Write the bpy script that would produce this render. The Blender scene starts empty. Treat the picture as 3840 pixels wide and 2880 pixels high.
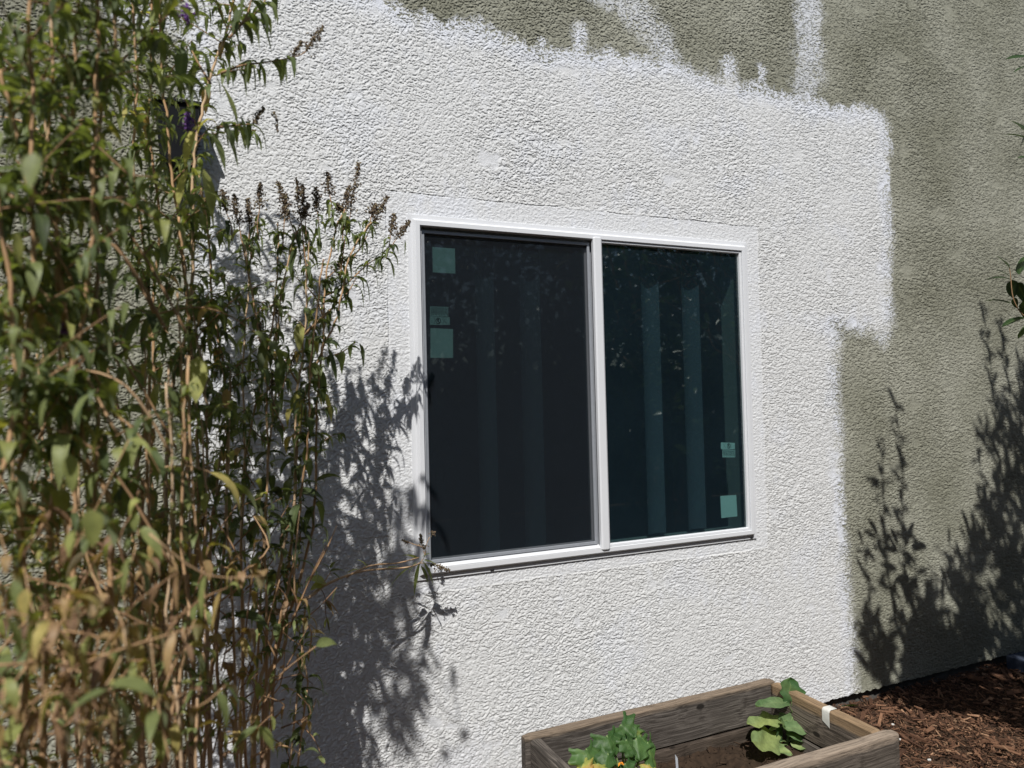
import bpy, math, random
import numpy as np
from mathutils import Vector, Matrix

# ------------------------------------------------------------------ camera, world, sun, exposure
scn = bpy.context.scene
COL = scn.collection
CAM = np.array([-0.6813, -2.4896, 1.4141])
YAW, PIT, ROL, FPX = 0.4093, 0.0273, -0.0246, 2662.0
_cy, _sy, _cp, _sp = math.cos(YAW), math.sin(YAW), math.cos(PIT), math.sin(PIT)
FWD = np.array([_sy*_cp, _cy*_cp, _sp]); _rt = np.array([_cy, -_sy, 0.0]); _up = np.cross(_rt, FWD)
_cr, _sr = math.cos(ROL), math.sin(ROL)
RGT = _rt*_cr + _up*_sr; UPV = -_rt*_sr + _up*_cr
cd = bpy.data.cameras.new('camera'); cam = bpy.data.objects.new('camera', cd); COL.objects.link(cam)
cd.sensor_width = 36; cd.lens = FPX/3840*36; cd.clip_start = 0.05; cd.clip_end = 500
m3 = Matrix(((RGT[0], UPV[0], -FWD[0]), (RGT[1], UPV[1], -FWD[1]), (RGT[2], UPV[2], -FWD[2])))
cam.matrix_world = Matrix.Translation(Vector(CAM)) @ m3.to_4x4()
cd.dof.use_dof = True; cd.dof.focus_distance = 2.6; cd.dof.aperture_fstop = 2.2
scn.camera = cam

SUN_T, SUN_H = 0.51, 1.40            # shadow offset per metre from the wall: sideways, down
TO_SUN = np.array([-SUN_T, -1.0, SUN_H]); TO_SUN = TO_SUN/np.linalg.norm(TO_SUN)
w = bpy.data.worlds.new('World'); scn.world = w; w.use_nodes = True
nt = w.node_tree; nt.nodes.clear()
sky = nt.nodes.new('ShaderNodeTexSky'); sky.sky_type = 'NISHITA'; sky.sun_disc = False
sky.sun_elevation = math.asin(TO_SUN[2]); sky.sun_rotation = math.atan2(TO_SUN[0], TO_SUN[1]) % (2*math.pi)
bg = nt.nodes.new('ShaderNodeBackground'); bg.inputs[1].default_value = 0.065
out = nt.nodes.new('ShaderNodeOutputWorld')
nt.links.new(sky.outputs[0], bg.inputs[0]); nt.links.new(bg.outputs[0], out.inputs[0])
sl = bpy.data.lights.new('sun', 'SUN'); sl.energy = 4.6; sl.angle = math.radians(0.55); sl.color = (1.0, 0.978, 0.945)
so = bpy.data.objects.new('sun', sl); COL.objects.link(so)
so.rotation_euler = Vector(TO_SUN).to_track_quat('Z', 'Y').to_euler(); so.location = (-3, -6, 8)
scn.view_settings.view_transform = 'Standard'; scn.view_settings.look = 'None'
scn.view_settings.exposure = 0.06; scn.view_settings.gamma = 1.0
try:
    scn.cycles.transparent_max_bounces = 12; scn.cycles.max_bounces = 6
    scn.cycles.sample_clamp_indirect = 6
except Exception: pass

# ------------------------------------------------------------------ helpers
rng = np.random.default_rng(7); random.seed(7)
def ray(x, y): return FWD + RGT*(x-1920)/FPX - UPV*(y-1440)/FPX          # x, y in photo pixels (3840 wide)
def at(x, y, D=0.0):                                                     # point at distance D in front of the wall
    d = ray(x, y); return CAM + d*((-D-CAM[1])/d[1])
def atd(x, y, D=0.0): return at(x*3840/2212, y*3840/2212, D)             # same, pixels of the 2212 wide view
def atz(x, y, z):
    d = ray(x, y); return CAM + d*((z-CAM[2])/d[2])
def nrm(a): return a/np.maximum(np.linalg.norm(a, axis=-1, keepdims=True), 1e-9)

def mesh_obj(name, V, Fq, mat=None, parent=None, smooth=True, attrs=None, Ft=None):
    V = np.asarray(V, dtype=np.float32).reshape(-1, 3)
    me = bpy.data.meshes.new(name)
    loops = []; starts = []; totals = []
    Fq = np.asarray(Fq, dtype=np.int32).reshape(-1, 4) if Fq is not None and len(Fq) else np.zeros((0, 4), np.int32)
    Ft = np.asarray(Ft, dtype=np.int32).reshape(-1, 3) if Ft is not None and len(Ft) else np.zeros((0, 3), np.int32)
    li = np.concatenate([Fq.ravel(), Ft.ravel()])
    ls = np.concatenate([np.arange(len(Fq))*4, len(Fq)*4 + np.arange(len(Ft))*3]).astype(np.int32)
    lt = np.concatenate([np.full(len(Fq), 4), np.full(len(Ft), 3)]).astype(np.int32)
    me.vertices.add(len(V)); me.vertices.foreach_set('co', V.ravel())
    me.loops.add(len(li)); me.loops.foreach_set('vertex_index', li.astype(np.int32))
    me.polygons.add(len(ls)); me.polygons.foreach_set('loop_start', ls)
    try: me.polygons.foreach_set('loop_total', lt)
    except Exception: pass
    me.polygons.foreach_set('use_smooth', np.full(len(ls), bool(smooth)))
    me.update(calc_edges=True)
    if attrs:
        for k, a in attrs.items():
            a = np.asarray(a, dtype=np.float32)
            if a.ndim == 1:
                at_ = me.attributes.new(k, 'FLOAT', 'POINT'); at_.data.foreach_set('value', a)
            else:
                at_ = me.attributes.new(k, 'FLOAT_VECTOR', 'POINT'); at_.data.foreach_set('vector', a.ravel())
    if mat: me.materials.append(mat)
    o = bpy.data.objects.new(name, me); COL.objects.link(o)
    if parent: o.parent = parent
    return o
def tag(o, label=None, cat=None, group=None, kind=None):
    if label: o['label'] = label
    if cat: o['category'] = cat
    if group: o['group'] = group
    if kind: o['kind'] = kind
    return o
def empty(name, loc=(0, 0, 0)):
    o = bpy.data.objects.new(name, None); COL.objects.link(o); o.empty_display_size = 0.1
    o.location = loc; return o
def setparent(o, p):
    o.parent = p; o.matrix_parent_inverse = Matrix.Translation(Vector(p.location)).inverted(); return o

class MB:
    def __init__(s): s.v = []; s.q = []; s.t = []; s.n = 0; s.a = {}
    def add(s, V, Q=None, T=None, **attrs):
        V = np.asarray(V, float).reshape(-1, 3)
        s.v.append(V)
        if Q is not None and len(Q): s.q.append(np.asarray(Q, int).reshape(-1, 4)+s.n)
        if T is not None and len(T): s.t.append(np.asarray(T, int).reshape(-1, 3)+s.n)
        s.n += len(V)
        for k, a in attrs.items(): s.a.setdefault(k, []).append(np.broadcast_to(np.asarray(a, float), (len(V),)) if np.ndim(a) == 0 else np.asarray(a, float))
    def box(s, x0, x1, y0, y1, z0, z1, bev=0.0):
        if bev <= 0:
            V = [(x, y, z) for x in (x0, x1) for y in (y0, y1) for z in (z0, z1)]
            s.add(V, [(0, 1, 3, 2), (4, 6, 7, 5), (0, 4, 5, 1), (2, 3, 7, 6), (0, 2, 6, 4), (1, 5, 7, 3)]); return
        b = bev
        # chamfered box: three inset rectangles pairs
        V = []; Q = []; T = []
        idx = {}
        def vid(p):
            if p not in idx: idx[p] = len(V); V.append(p)
            return idx[p]
        X = (x0, x1); Y = (y0, y1); Z = (z0, z1)
        def c(ax, i, j, k):   # corner vertex lying on face of axis ax
            x, y, z = X[i], Y[j], Z[k]
            dx, dy, dz = (b if i == 0 else -b), (b if j == 0 else -b), (b if k == 0 else -b)
            if ax == 0: return vid((x, y+dy, z+dz))
            if ax == 1: return vid((x+dx, y, z+dz))
            return vid((x+dx, y+dy, z))
        for i in (0, 1):
            f = [c(0, i, 0, 0), c(0, i, 1, 0), c(0, i, 1, 1), c(0, i, 0, 1)]; Q.append(f if i else f[::-1])
            f = [c(1, 0, i, 0), c(1, 1, i, 0), c(1, 1, i, 1), c(1, 0, i, 1)]; Q.append(f[::-1] if i else f)
            f = [c(2, 0, 0, i), c(2, 1, 0, i), c(2, 1, 1, i), c(2, 0, 1, i)]; Q.append(f if i else f[::-1])
        for i in (0, 1):
            for j in (0, 1):
                Q.append([c(0, i, j, 0), c(0, i, j, 1), c(1, i, j, 1), c(1, i, j, 0)])
                Q.append([c(0, i, 0, j), c(0, i, 1, j), c(2, i, 1, j), c(2, i, 0, j)])
                Q.append([c(1, 0, i, j), c(1, 1, i, j), c(2, 1, i, j), c(2, 0, i, j)])
                for k in (0, 1): T.append([c(0, i, j, k), c(1, i, j, k), c(2, i, j, k)])
        s.add(V, Q, T)
    def tube(s, P, R, n=6, **attrs):
        P = np.asarray(P, float); R = np.broadcast_to(np.asarray(R, float), (len(P),))
        Tn = nrm(np.gradient(P, axis=0))
        a = np.array([0.3, 1, 0.2]) if abs(Tn[0][1]) < .9 else np.array([1, 0, 0.2])
        A = nrm(np.cross(Tn, a)); B = np.cross(Tn, A)
        th = np.arange(n)*2*np.pi/n
        V = (P[:, None]+R[:, None, None]*(A[:, None]*np.cos(th)[None, :, None]+B[:, None]*np.sin(th)[None, :, None])).reshape(-1, 3)
        Q = []
        for i in range(len(P)-1):
            for k in range(n):
                Q.append((i*n+k, i*n+(k+1) % n, (i+1)*n+(k+1) % n, (i+1)*n+k))
        m = len(P)*n
        V = np.vstack([V, P[:1], P[-1:]])
        T = [(m, (k+1) % n, k) for k in range(n)]+[(m+1, m-n+k, m-n+(k+1) % n) for k in range(n)]
        s.add(V, Q, T, **attrs)
    def build(s, name, mat, parent=None, smooth=False):
        if not s.v: return None
        A = {k: np.concatenate(v) for k, v in s.a.items()}
        return mesh_obj(name, np.vstack(s.v), np.vstack(s.q) if s.q else None, mat, parent, smooth, A, np.vstack(s.t) if s.t else None)

class TW:
    # separate twigs: the longest stay parts of their own, the fine rest is one part
    def __init__(s): s.l = []
    def tube(s, P, R, n=4, tint=.5): s.l.append((np.asarray(P, float), R, n, tint))
    def build_parts(s, name, rest, mat, parent, keep=90):
        L = [np.linalg.norm(np.diff(p[0], axis=0), axis=1).sum() for p in s.l]; od = np.argsort(L)[::-1]
        for i in od[:keep]:
            b = MB(); b.tube(s.l[i][0], s.l[i][1], s.l[i][2], tint=s.l[i][3]); setparent(b.build(name, mat, smooth=True), parent)
        if len(od) > keep:
            b = MB()
            for i in od[keep:]: b.tube(s.l[i][0], s.l[i][1], s.l[i][2], tint=s.l[i][3])
            o = setparent(b.build(rest, mat, smooth=True), parent); o['kind'] = 'stuff'

# leaves: arrays of N blades, each nr rows x 3 columns, folded on the midrib and curving down
def leaves(mb, base, dirn, L, W, droop, tint, fold=0.25, nr=7, shape='lance', roll=None):
    N = len(base)
    if N == 0: return
    base = np.asarray(base, float); d = nrm(np.asarray(dirn, float))
    L = np.broadcast_to(L, (N,)).astype(float); W = np.broadcast_to(W, (N,)).astype(float)
    droop = np.broadcast_to(droop, (N,)); tint = np.broadcast_to(tint, (N,))
    up = np.tile([0, 0, 1.0], (N, 1)); side = np.cross(d, up)
    bad = np.linalg.norm(side, axis=1) < .15; side[bad] = np.cross(d[bad], [1.0, 0.3, 0]); side = nrm(side)
    if roll is None: roll = rng.normal(0, .45, N)
    nn = np.cross(side, d); side = nrm(side*np.cos(roll)[:, None]+nn*np.sin(roll)[:, None])
    sgn = np.linspace(0, 1, nr)
    if shape == 'lance': wid = np.sin(np.pi*np.clip(sgn, 0, 1)**0.72)**0.85*(1-0.12*sgn)
    elif shape == 'oval': wid = np.sin(np.pi*sgn**0.8)**0.6
    else: wid = np.array(shape)
    wid = wid.copy(); wid[0] = 0.06; wid[-1] = 0.02
    rows = []; p = base.copy(); prev = 0
    for i, t in enumerate(sgn):
        k = (droop*t)[:, None]
        dd = nrm(d*(1-np.minimum(k, .85))+np.array([0, 0, -1.0])*k*1.15)
        if i: p = p+dd*(L*(t-prev))[:, None]
        prev = t
        n2 = nrm(np.cross(side, dd))
        hw = (W*0.5*wid[i])[:, None]
        wob = (0.10*np.sin(7*t+tint*40))[:, None]
        rows.append(np.stack([p-side*hw+n2*hw*(fold+wob), p, p+side*hw+n2*hw*(fold-wob)], 1))
    V = np.stack(rows, 1).reshape(N, nr*3, 3)
    q = []
    for i in range(nr-1):
        for c in (0, 1): q.append((i*3+c, i*3+c+1, (i+1)*3+c+1, (i+1)*3+c))
    Q = (np.array(q)[None]+(np.arange(N)*nr*3)[:, None, None]).reshape(-1, 4)
    mid = np.tile(np.array([0, 1, 0.0]*nr), N)
    along = np.tile(np.repeat(sgn, 3), N)
    mb.add(V.reshape(-1, 3), Q, tint=np.repeat(tint, nr*3), mid=mid, along=along)

# ------------------------------------------------------------------ materials
def newmat(name):
    m = bpy.data.materials.new(name); m.use_nodes = True
    n = m.node_tree; n.nodes.clear(); o = n.nodes.new('ShaderNodeOutputMaterial')
    return m, n, o
def node(n, t, **kw):
    x = n.nodes.new(t)
    for k, v in kw.items():
        if k.startswith('i_'):
            x.inputs[k[2:].replace('_', ' ')].default_value = v
        else: setattr(x, k, v)
    return x
def principled(n, o, rough=.6, spec=.4):
    b = n.nodes.new('ShaderNodeBsdfPrincipled'); b.inputs['Roughness'].default_value = rough
    b.inputs['Specular IOR Level'].default_value = spec
    n.links.new(b.outputs[0], o.inputs[0]); return b
def ramp(n, stops, interp='LINEAR'):
    r = n.nodes.new('ShaderNodeValToRGB'); r.color_ramp.interpolation = interp
    e = r.color_ramp.elements
    while len(e) > 1: e.remove(e[-1])
    e[0].position = stops[0][0]; e[0].color = (*stops[0][1], 1)
    for p, c in stops[1:]:
        x = e.new(p); x.color = (*c, 1)
    return r
def simple(name, col, rough=.5, spec=.4, var=.06, scale=30, bump=0.0, bscale=200, metallic=0):
    m, n, o = newmat(name); b = principled(n, o, rough, spec); b.inputs['Metallic'].default_value = metallic
    tc = node(n, 'ShaderNodeTexCoord'); nz = node(n, 'ShaderNodeTexNoise'); nz.inputs['Scale'].default_value = scale
    nz.inputs['Detail'].default_value = 5
    n.links.new(tc.outputs['Object'], nz.inputs[0])
    r = ramp(n, [(0.3, tuple(c*(1-var) for c in col)), (0.7, tuple(min(1, c*(1+var)) for c in col))])
    n.links.new(nz.outputs[0], r.inputs[0]); n.links.new(r.outputs[0], b.inputs[0])
    if bump:
        bz = node(n, 'ShaderNodeTexNoise'); bz.inputs['Scale'].default_value = bscale; n.links.new(tc.outputs['Object'], bz.inputs[0])
        bm = node(n, 'ShaderNodeBump'); bm.inputs['Strength'].default_value = .6; bm.inputs['Distance'].default_value = bump
        n.links.new(bz.outputs[0], bm.inputs['Height']); n.links.new(bm.outputs[0], b.inputs['Normal'])
    return m
def attr(n, name):
    a = n.nodes.new('ShaderNodeAttribute'); a.attribute_name = name; return a
def leafmat(name, stops, trans=.35, under=(0.16, 0.20, 0.13), undermix=.55, rough=.5, vein=.25):
    m, n, o = newmat(name)
    a = attr(n, 'tint'); r = ramp(n, stops); n.links.new(a.outputs['Fac'], r.inputs[0])
    tc = node(n, 'ShaderNodeTexCoord'); nz = node(n, 'ShaderNodeTexNoise'); nz.inputs['Scale'].default_value = 60
    nz.inputs['Detail'].default_value = 4; n.links.new(tc.outputs['Object'], nz.inputs[0])
    mul = node(n, 'ShaderNodeMixRGB', blend_type='OVERLAY'); mul.inputs[0].default_value = .5
    n.links.new(r.outputs[0], mul.inputs[1]); n.links.new(nz.outputs[0], mul.inputs[2])
    md = attr(n, 'mid'); pw = node(n, 'ShaderNodeMath', operation='POWER'); pw.inputs[1].default_value = 9
    n.links.new(md.outputs['Fac'], pw.inputs[0]); ms = node(n, 'ShaderNodeMath', operation='MULTIPLY'); ms.inputs[1].default_value = vein
    n.links.new(pw.outputs[0], ms.inputs[0])
    vm = node(n, 'ShaderNodeMixRGB'); vm.inputs[2].default_value = (.30, .36, .16, 1)
    n.links.new(ms.outputs[0], vm.inputs[0]); n.links.new(mul.outputs[0], vm.inputs[1])
    g = node(n, 'ShaderNodeNewGeometry'); um = node(n, 'ShaderNodeMixRGB'); um.inputs[2].default_value = (*under, 1)
    bm_ = node(n, 'ShaderNodeMath', operation='MULTIPLY'); bm_.inputs[1].default_value = undermix
    n.links.new(g.outputs['Backfacing'], bm_.inputs[0]); n.links.new(bm_.outputs[0], um.inputs[0]); n.links.new(vm.outputs[0], um.inputs[1])
    b = node(n, 'ShaderNodeBsdfPrincipled'); b.inputs['Roughness'].default_value = rough; b.inputs['Specular IOR Level'].default_value = .35
    n.links.new(um.outputs[0], b.inputs[0])
    t = node(n, 'ShaderNodeBsdfTranslucent'); tm = node(n, 'ShaderNodeMixRGB', blend_type='MULTIPLY'); tm.inputs[0].default_value = 1
    tm.inputs[2].default_value = (1.3, 1.35, .5, 1); n.links.new(vm.outputs[0], tm.inputs[1]); n.links.new(tm.outputs[0], t.inputs[0])
    mx = node(n, 'ShaderNodeMixShader'); mx.inputs[0].default_value = trans
    n.links.new(b.outputs[0], mx.inputs[1]); n.links.new(t.outputs[0], mx.inputs[2]); n.links.new(mx.outputs[0], o.inputs[0])
    return m
def woodmat(name, dark, light, warm=None, scale=1.0, axis=0, bump=.0016, edge=None, edge_z=.05):
    m, n, o = newmat(name); b = principled(n, o, .82, .2)
    tc = node(n, 'ShaderNodeTexCoord'); mp = node(n, 'ShaderNodeMapping')
    sc = [100.0*scale]*3; sc[axis] = 2.4*scale; mp.inputs['Scale'].default_value = sc
    n.links.new(tc.outputs['Object'], mp.inputs[0])
    # warp so the grain wanders
    wz = node(n, 'ShaderNodeTexNoise'); wz.inputs['Scale'].default_value = 3.5; n.links.new(tc.outputs['Object'], wz.inputs[0])
    wm = node(n, 'ShaderNodeVectorMath', operation='SCALE'); wm.inputs['Scale'].default_value = 3.0
    n.links.new(wz.outputs['Color'], wm.inputs[0]); ad = node(n, 'ShaderNodeVectorMath', operation='ADD')
    n.links.new(mp.outputs[0], ad.inputs[0]); n.links.new(wm.outputs[0], ad.inputs[1])
    nz = node(n, 'ShaderNodeTexNoise'); nz.inputs['Scale'].default_value = 2.2; nz.inputs['Detail'].default_value = 8; nz.inputs['Roughness'].default_value = .65
    n.links.new(ad.outputs[0], nz.inputs[0])
    r = ramp(n, [(.30, tuple(c*.45 for c in dark)), (.44, dark), (.56, light), (.70, tuple(min(1, c*1.5) for c in light))])
    n.links.new(nz.outputs[0], r.inputs[0])
    bz = node(n, 'ShaderNodeTexNoise'); bz.inputs['Scale'].default_value = 6; bz.inputs['Detail'].default_value = 6; n.links.new(tc.outputs['Object'], bz.inputs[0])
    r2 = ramp(n, [(.42, (0, 0, 0)), (.62, (1, 1, 1))]); n.links.new(bz.outputs[0], r2.inputs[0])
    mx = node(n, 'ShaderNodeMixRGB'); mx.inputs[2].default_value = (*(warm or tuple(c*.8 for c in dark)), 1)
    mf = node(n, 'ShaderNodeMath', operation='MULTIPLY'); mf.inputs[1].default_value = .75 if warm else .4
    n.links.new(r2.outputs[0], mf.inputs[0]); n.links.new(mf.outputs[0], mx.inputs[0]); n.links.new(r.outputs[0], mx.inputs[1])
    # knots
    vo = node(n, 'ShaderNodeTexVoronoi'); vo.inputs['Scale'].default_value = 1.0
    mk = node(n, 'ShaderNodeMapping'); ks = [11.0]*3; ks[axis] = 6.0; mk.inputs['Scale'].default_value = ks
    n.links.new(tc.outputs['Object'], mk.inputs[0]); n.links.new(mk.outputs[0], vo.inputs[0])
    kr = ramp(n, [(0.0, (1, 1, 1)), (.09, (1, 1, 1)), (.13, (0, 0, 0))]); n.links.new(vo.outputs['Distance'], kr.inputs[0])
    km = node(n, 'ShaderNodeMixRGB'); km.inputs[2].default_value = (*tuple(c*.35 for c in dark), 1)
    n.links.new(kr.outputs[0], km.inputs[0]); n.links.new(mx.outputs[0], km.inputs[1])
    last = km
    if edge:                                   # worn upper edge, a property of the board
        sp = node(n, 'ShaderNodeSeparateXYZ'); n.links.new(tc.outputs['Object'], sp.inputs[0])
        wv = node(n, 'ShaderNodeMath', operation='MULTIPLY_ADD'); wv.inputs[1].default_value = .035; n.links.new(nz.outputs[0], wv.inputs[0]); n.links.new(sp.outputs['Z'], wv.inputs[2])
        mr = node(n, 'ShaderNodeMapRange'); mr.inputs['From Min'].default_value = edge_z+.012; mr.inputs['From Max'].default_value = edge_z+.028; n.links.new(wv.outputs[0], mr.inputs['Value'])
        er = ramp(n, [(.32, tuple(c*.45 for c in edge)), (.5, edge), (.68, tuple(min(1, c*1.35) for c in edge))]); n.links.new(nz.outputs[0], er.inputs[0])
        em = node(n, 'ShaderNodeMixRGB'); n.links.new(mr.outputs[0], em.inputs[0]); n.links.new(km.outputs[0], em.inputs[1]); n.links.new(er.outputs[0], em.inputs[2]); last = em
    n.links.new(last.outputs[0], b.inputs[0])
    bm = node(n, 'ShaderNodeBump'); bm.inputs['Strength'].default_value = 1; bm.inputs['Distance'].default_value = bump
    n.links.new(nz.outputs[0], bm.inputs['Height']); n.links.new(bm.outputs[0], b.inputs['Normal'])
    return m

# stucco: paint attribute mixes the old olive tan coat and the new white one
def stucco():
    m, n, o = newmat('stucco'); b = principled(n, o, .9, .15)
    pa = attr(n, 'paint'); fr = attr(n, 'fresh'); wn = attr(n, 'wear')
    tc = node(n, 'ShaderNodeTexCoord')
    nz = node(n, 'ShaderNodeTexNoise'); nz.inputs['Scale'].default_value = 90; nz.inputs['Detail'].default_value = 4
    n.links.new(tc.outputs['Object'], nz.inputs[0])
    tan = ramp(n, [(.3, (.248, .246, .196)), (.7, (.338, .335, .275))]); n.links.new(nz.outputs[0], tan.inputs[0])
    big = node(n, 'ShaderNodeTexNoise'); big.inputs['Scale'].default_value = 2.3; big.inputs['Detail'].default_value = 3
    n.links.new(tc.outputs['Object'], big.inputs[0])
    tb = ramp(n, [(.35, (.80, .80, .76)), (.65, (1.15, 1.15, 1.16))]); n.links.new(big.outputs[0], tb.inputs[0])
    tm = node(n, 'ShaderNodeMixRGB', blend_type='MULTIPLY'); tm.inputs[0].default_value = 1
    n.links.new(tan.outputs[0], tm.inputs[1]); n.links.new(tb.outputs[0], tm.inputs[2])
    wh = ramp(n, [(.3, (.655, .657, .65)), (.7, (.712, .716, .715))]); n.links.new(nz.outputs[0], wh.inputs[0])
    wf = node(n, 'ShaderNodeMixRGB'); wf.inputs[2].default_value = (.71, .73, .78, 1)
    n.links.new(fr.outputs['Fac'], wf.inputs[0]); n.links.new(wh.outputs[0], wf.inputs[1])
    mx = node(n, 'ShaderNodeMixRGB'); n.links.new(pa.outputs['Fac'], mx.inputs[0]); n.links.new(tm.outputs[0], mx.inputs[1]); n.links.new(wf.outputs[0], mx.inputs[2])
    n.links.new(mx.outputs[0], b.inputs[0])
    bz = node(n, 'ShaderNodeTexNoise'); bz.inputs['Scale'].default_value = 230; bz.inputs['Detail'].default_value = 5; bz.inputs['Roughness'].default_value = .65
    n.links.new(tc.outputs['Object'], bz.inputs[0])
    bm = node(n, 'ShaderNodeBump'); bm.inputs['Strength'].default_value = 1; bm.inputs['Distance'].default_value = .0020
    n.links.new(bz.outputs[0], bm.inputs['Height']); n.links.new(bm.outputs[0], b.inputs['Normal'])
    return m
M = {}
M['stucco'] = stucco()
M['vinyl'] = simple('white_vinyl', (.70, .71, .73), .38, .45, .015, 8, .0001, 300)
M['alu'] = simple('grey_aluminium', (.34, .36, .39), .45, .5, .05, 60, metallic=.3)
M['gasket'] = simple('black_gasket', (.012, .012, .014), .6, .3)
M['concrete'] = simple('concrete', (.10, .098, .09), .9, .2, .25, 20, .002, 120)
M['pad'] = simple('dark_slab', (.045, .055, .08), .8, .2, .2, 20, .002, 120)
M['drywall'] = simple('drywall', (.17, .175, .17), .9, .1, .05, 5)
M['board'] = simple('blind_fabric', (.058, .068, .085), .8, .1, .05, 9)
M['roomdark'] = simple('room_surface', (.25, .27, .33), .9, .1, .1, 4)
M['black'] = simple('black_metal', (.006, .007, .009), .7, .2, .2, 30)
M['wood'] = woodmat('weathered_wood', (.058, .049, .042), (.128, .112, .098), None, edge=(.19, .145, .105), edge_z=.060)
M['woodlow'] = woodmat('soil_stained_wood', (.045, .034, .026), (.095, .074, .058), None)
M['woodtop'] = woodmat('bleached_wood', (.075, .062, .05), (.14, .118, .098), None, edge=(.27, .215, .165), edge_z=.050)
M['woodwarm'] = woodmat('bare_orange_wood', (.13, .085, .05), (.31, .21, .125), (.33, .17, .06))
M['fence'] = woodmat('fence_wood', (.05, .035, .025), (.12, .09, .06), None, axis=2)
M['tape'] = simple('white_tape', (.66, .65, .60), .6, .3, .06, 60)
M['paper'] = simple('paper_label', (.66, .78, .74), .8, .2, .03, 20)
M['ink'] = simple('black_ink', (.03, .04, .04), .8, .2)
M['tagp'] = simple('clear_grey_plastic', (.55, .58, .62), .25, .5)
M['soil'] = simple('garden_soil', (.040, .026, .017), .95, .1, .5, 45, .012, 60)
M['ground'] = simple('ground_earth', (.055, .034, .022), .95, .1, .45, 25, .02, 40)
M['petal'] = simple('purple_petal', (.22, .10, .34), .7, .2, .3, 90)
M['orange'] = simple('orange_flower', (.75, .30, .03), .6, .2, .3, 90)
M['crumb'] = simple('white_crumb', (.65, .64, .6), .8, .2)
def tintmat(name, stops, rough=.8, nscale=80, bump=.0):
    m, n, o = newmat(name); b = principled(n, o, rough, .2)
    a = attr(n, 'tint'); tc = node(n, 'ShaderNodeTexCoord'); nz = node(n, 'ShaderNodeTexNoise'); nz.inputs['Scale'].default_value = nscale
    nz.inputs['Detail'].default_value = 5; n.links.new(tc.outputs['Object'], nz.inputs[0])
    s = node(n, 'ShaderNodeMath', operation='MULTIPLY_ADD'); s.inputs[1].default_value = .5; s.inputs[2].default_value = -.25
    n.links.new(nz.outputs[0], s.inputs[0]); ad = node(n, 'ShaderNodeMath', operation='ADD'); n.links.new(s.outputs[0], ad.inputs[0]); n.links.new(a.outputs['Fac'], ad.inputs[1])
    r = ramp(n, stops); n.links.new(ad.outputs[0], r.inputs[0]); n.links.new(r.outputs[0], b.inputs[0])
    if bump:
        bm = node(n, 'ShaderNodeBump'); bm.inputs['Distance'].default_value = bump; n.links.new(nz.outputs[0], bm.inputs['Height']); n.links.new(bm.outputs[0], b.inputs['Normal'])
    return m
M['bark'] = tintmat('cane_bark', [(0, (.09, .055, .035)), (.35, (.26, .155, .085)), (.7, (.50, .31, .165)), (1, (.58, .42, .27))], .7, 55, .001)
M['seed'] = tintmat('dry_seed_head', [(0, (.075, .055, .04)), (.5, (.18, .13, .085)), (1, (.34, .30, .17))], .9, 200)
M['mulch'] = tintmat('shredded_bark', [(0, (.028, .015, .010)), (.4, (.100, .050, .029)), (.75, (.20, .105, .060)), (1, (.40, .25, .15))], .85, 120, .001)
M['gstem'] = tintmat('green_stem', [(0, (.06, .09, .03)), (1, (.22, .30, .12))], .6, 60)
M['bleaf'] = leafmat('butterfly_bush_leaf', [(0, (.055, .076, .034)), (.3, (.115, .150, .060)), (.55, (.22, .255, .095)), (.72, (.36, .37, .12)), (.82, (.46, .42, .13)), (.9, (.42, .30, .12)), (.95, (.40, .25, .14)), (1, (.26, .155, .095))], .42, under=(.30, .33, .23))
M['tleaf'] = leafmat('tree_leaf', [(0, (.018, .040, .016)), (.6, (.045, .085, .025)), (1, (.14, .2, .04))], .25, undermix=.3, rough=.35)
M['eleaf'] = leafmat('eggplant_leaf', [(0, (.055, .125, .045)), (.5, (.17, .25, .11)), (1, (.36, .42, .14))], .3, under=(.12, .17, .08), vein=.5)
M['sleaf'] = leafmat('squash_leaf', [(0, (.030, .080, .022)), (.5, (.085, .165, .045)), (.8, (.38, .38, .09)), (1, (.50, .30, .08))], .3, under=(.12, .17, .07), vein=.5)
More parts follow.
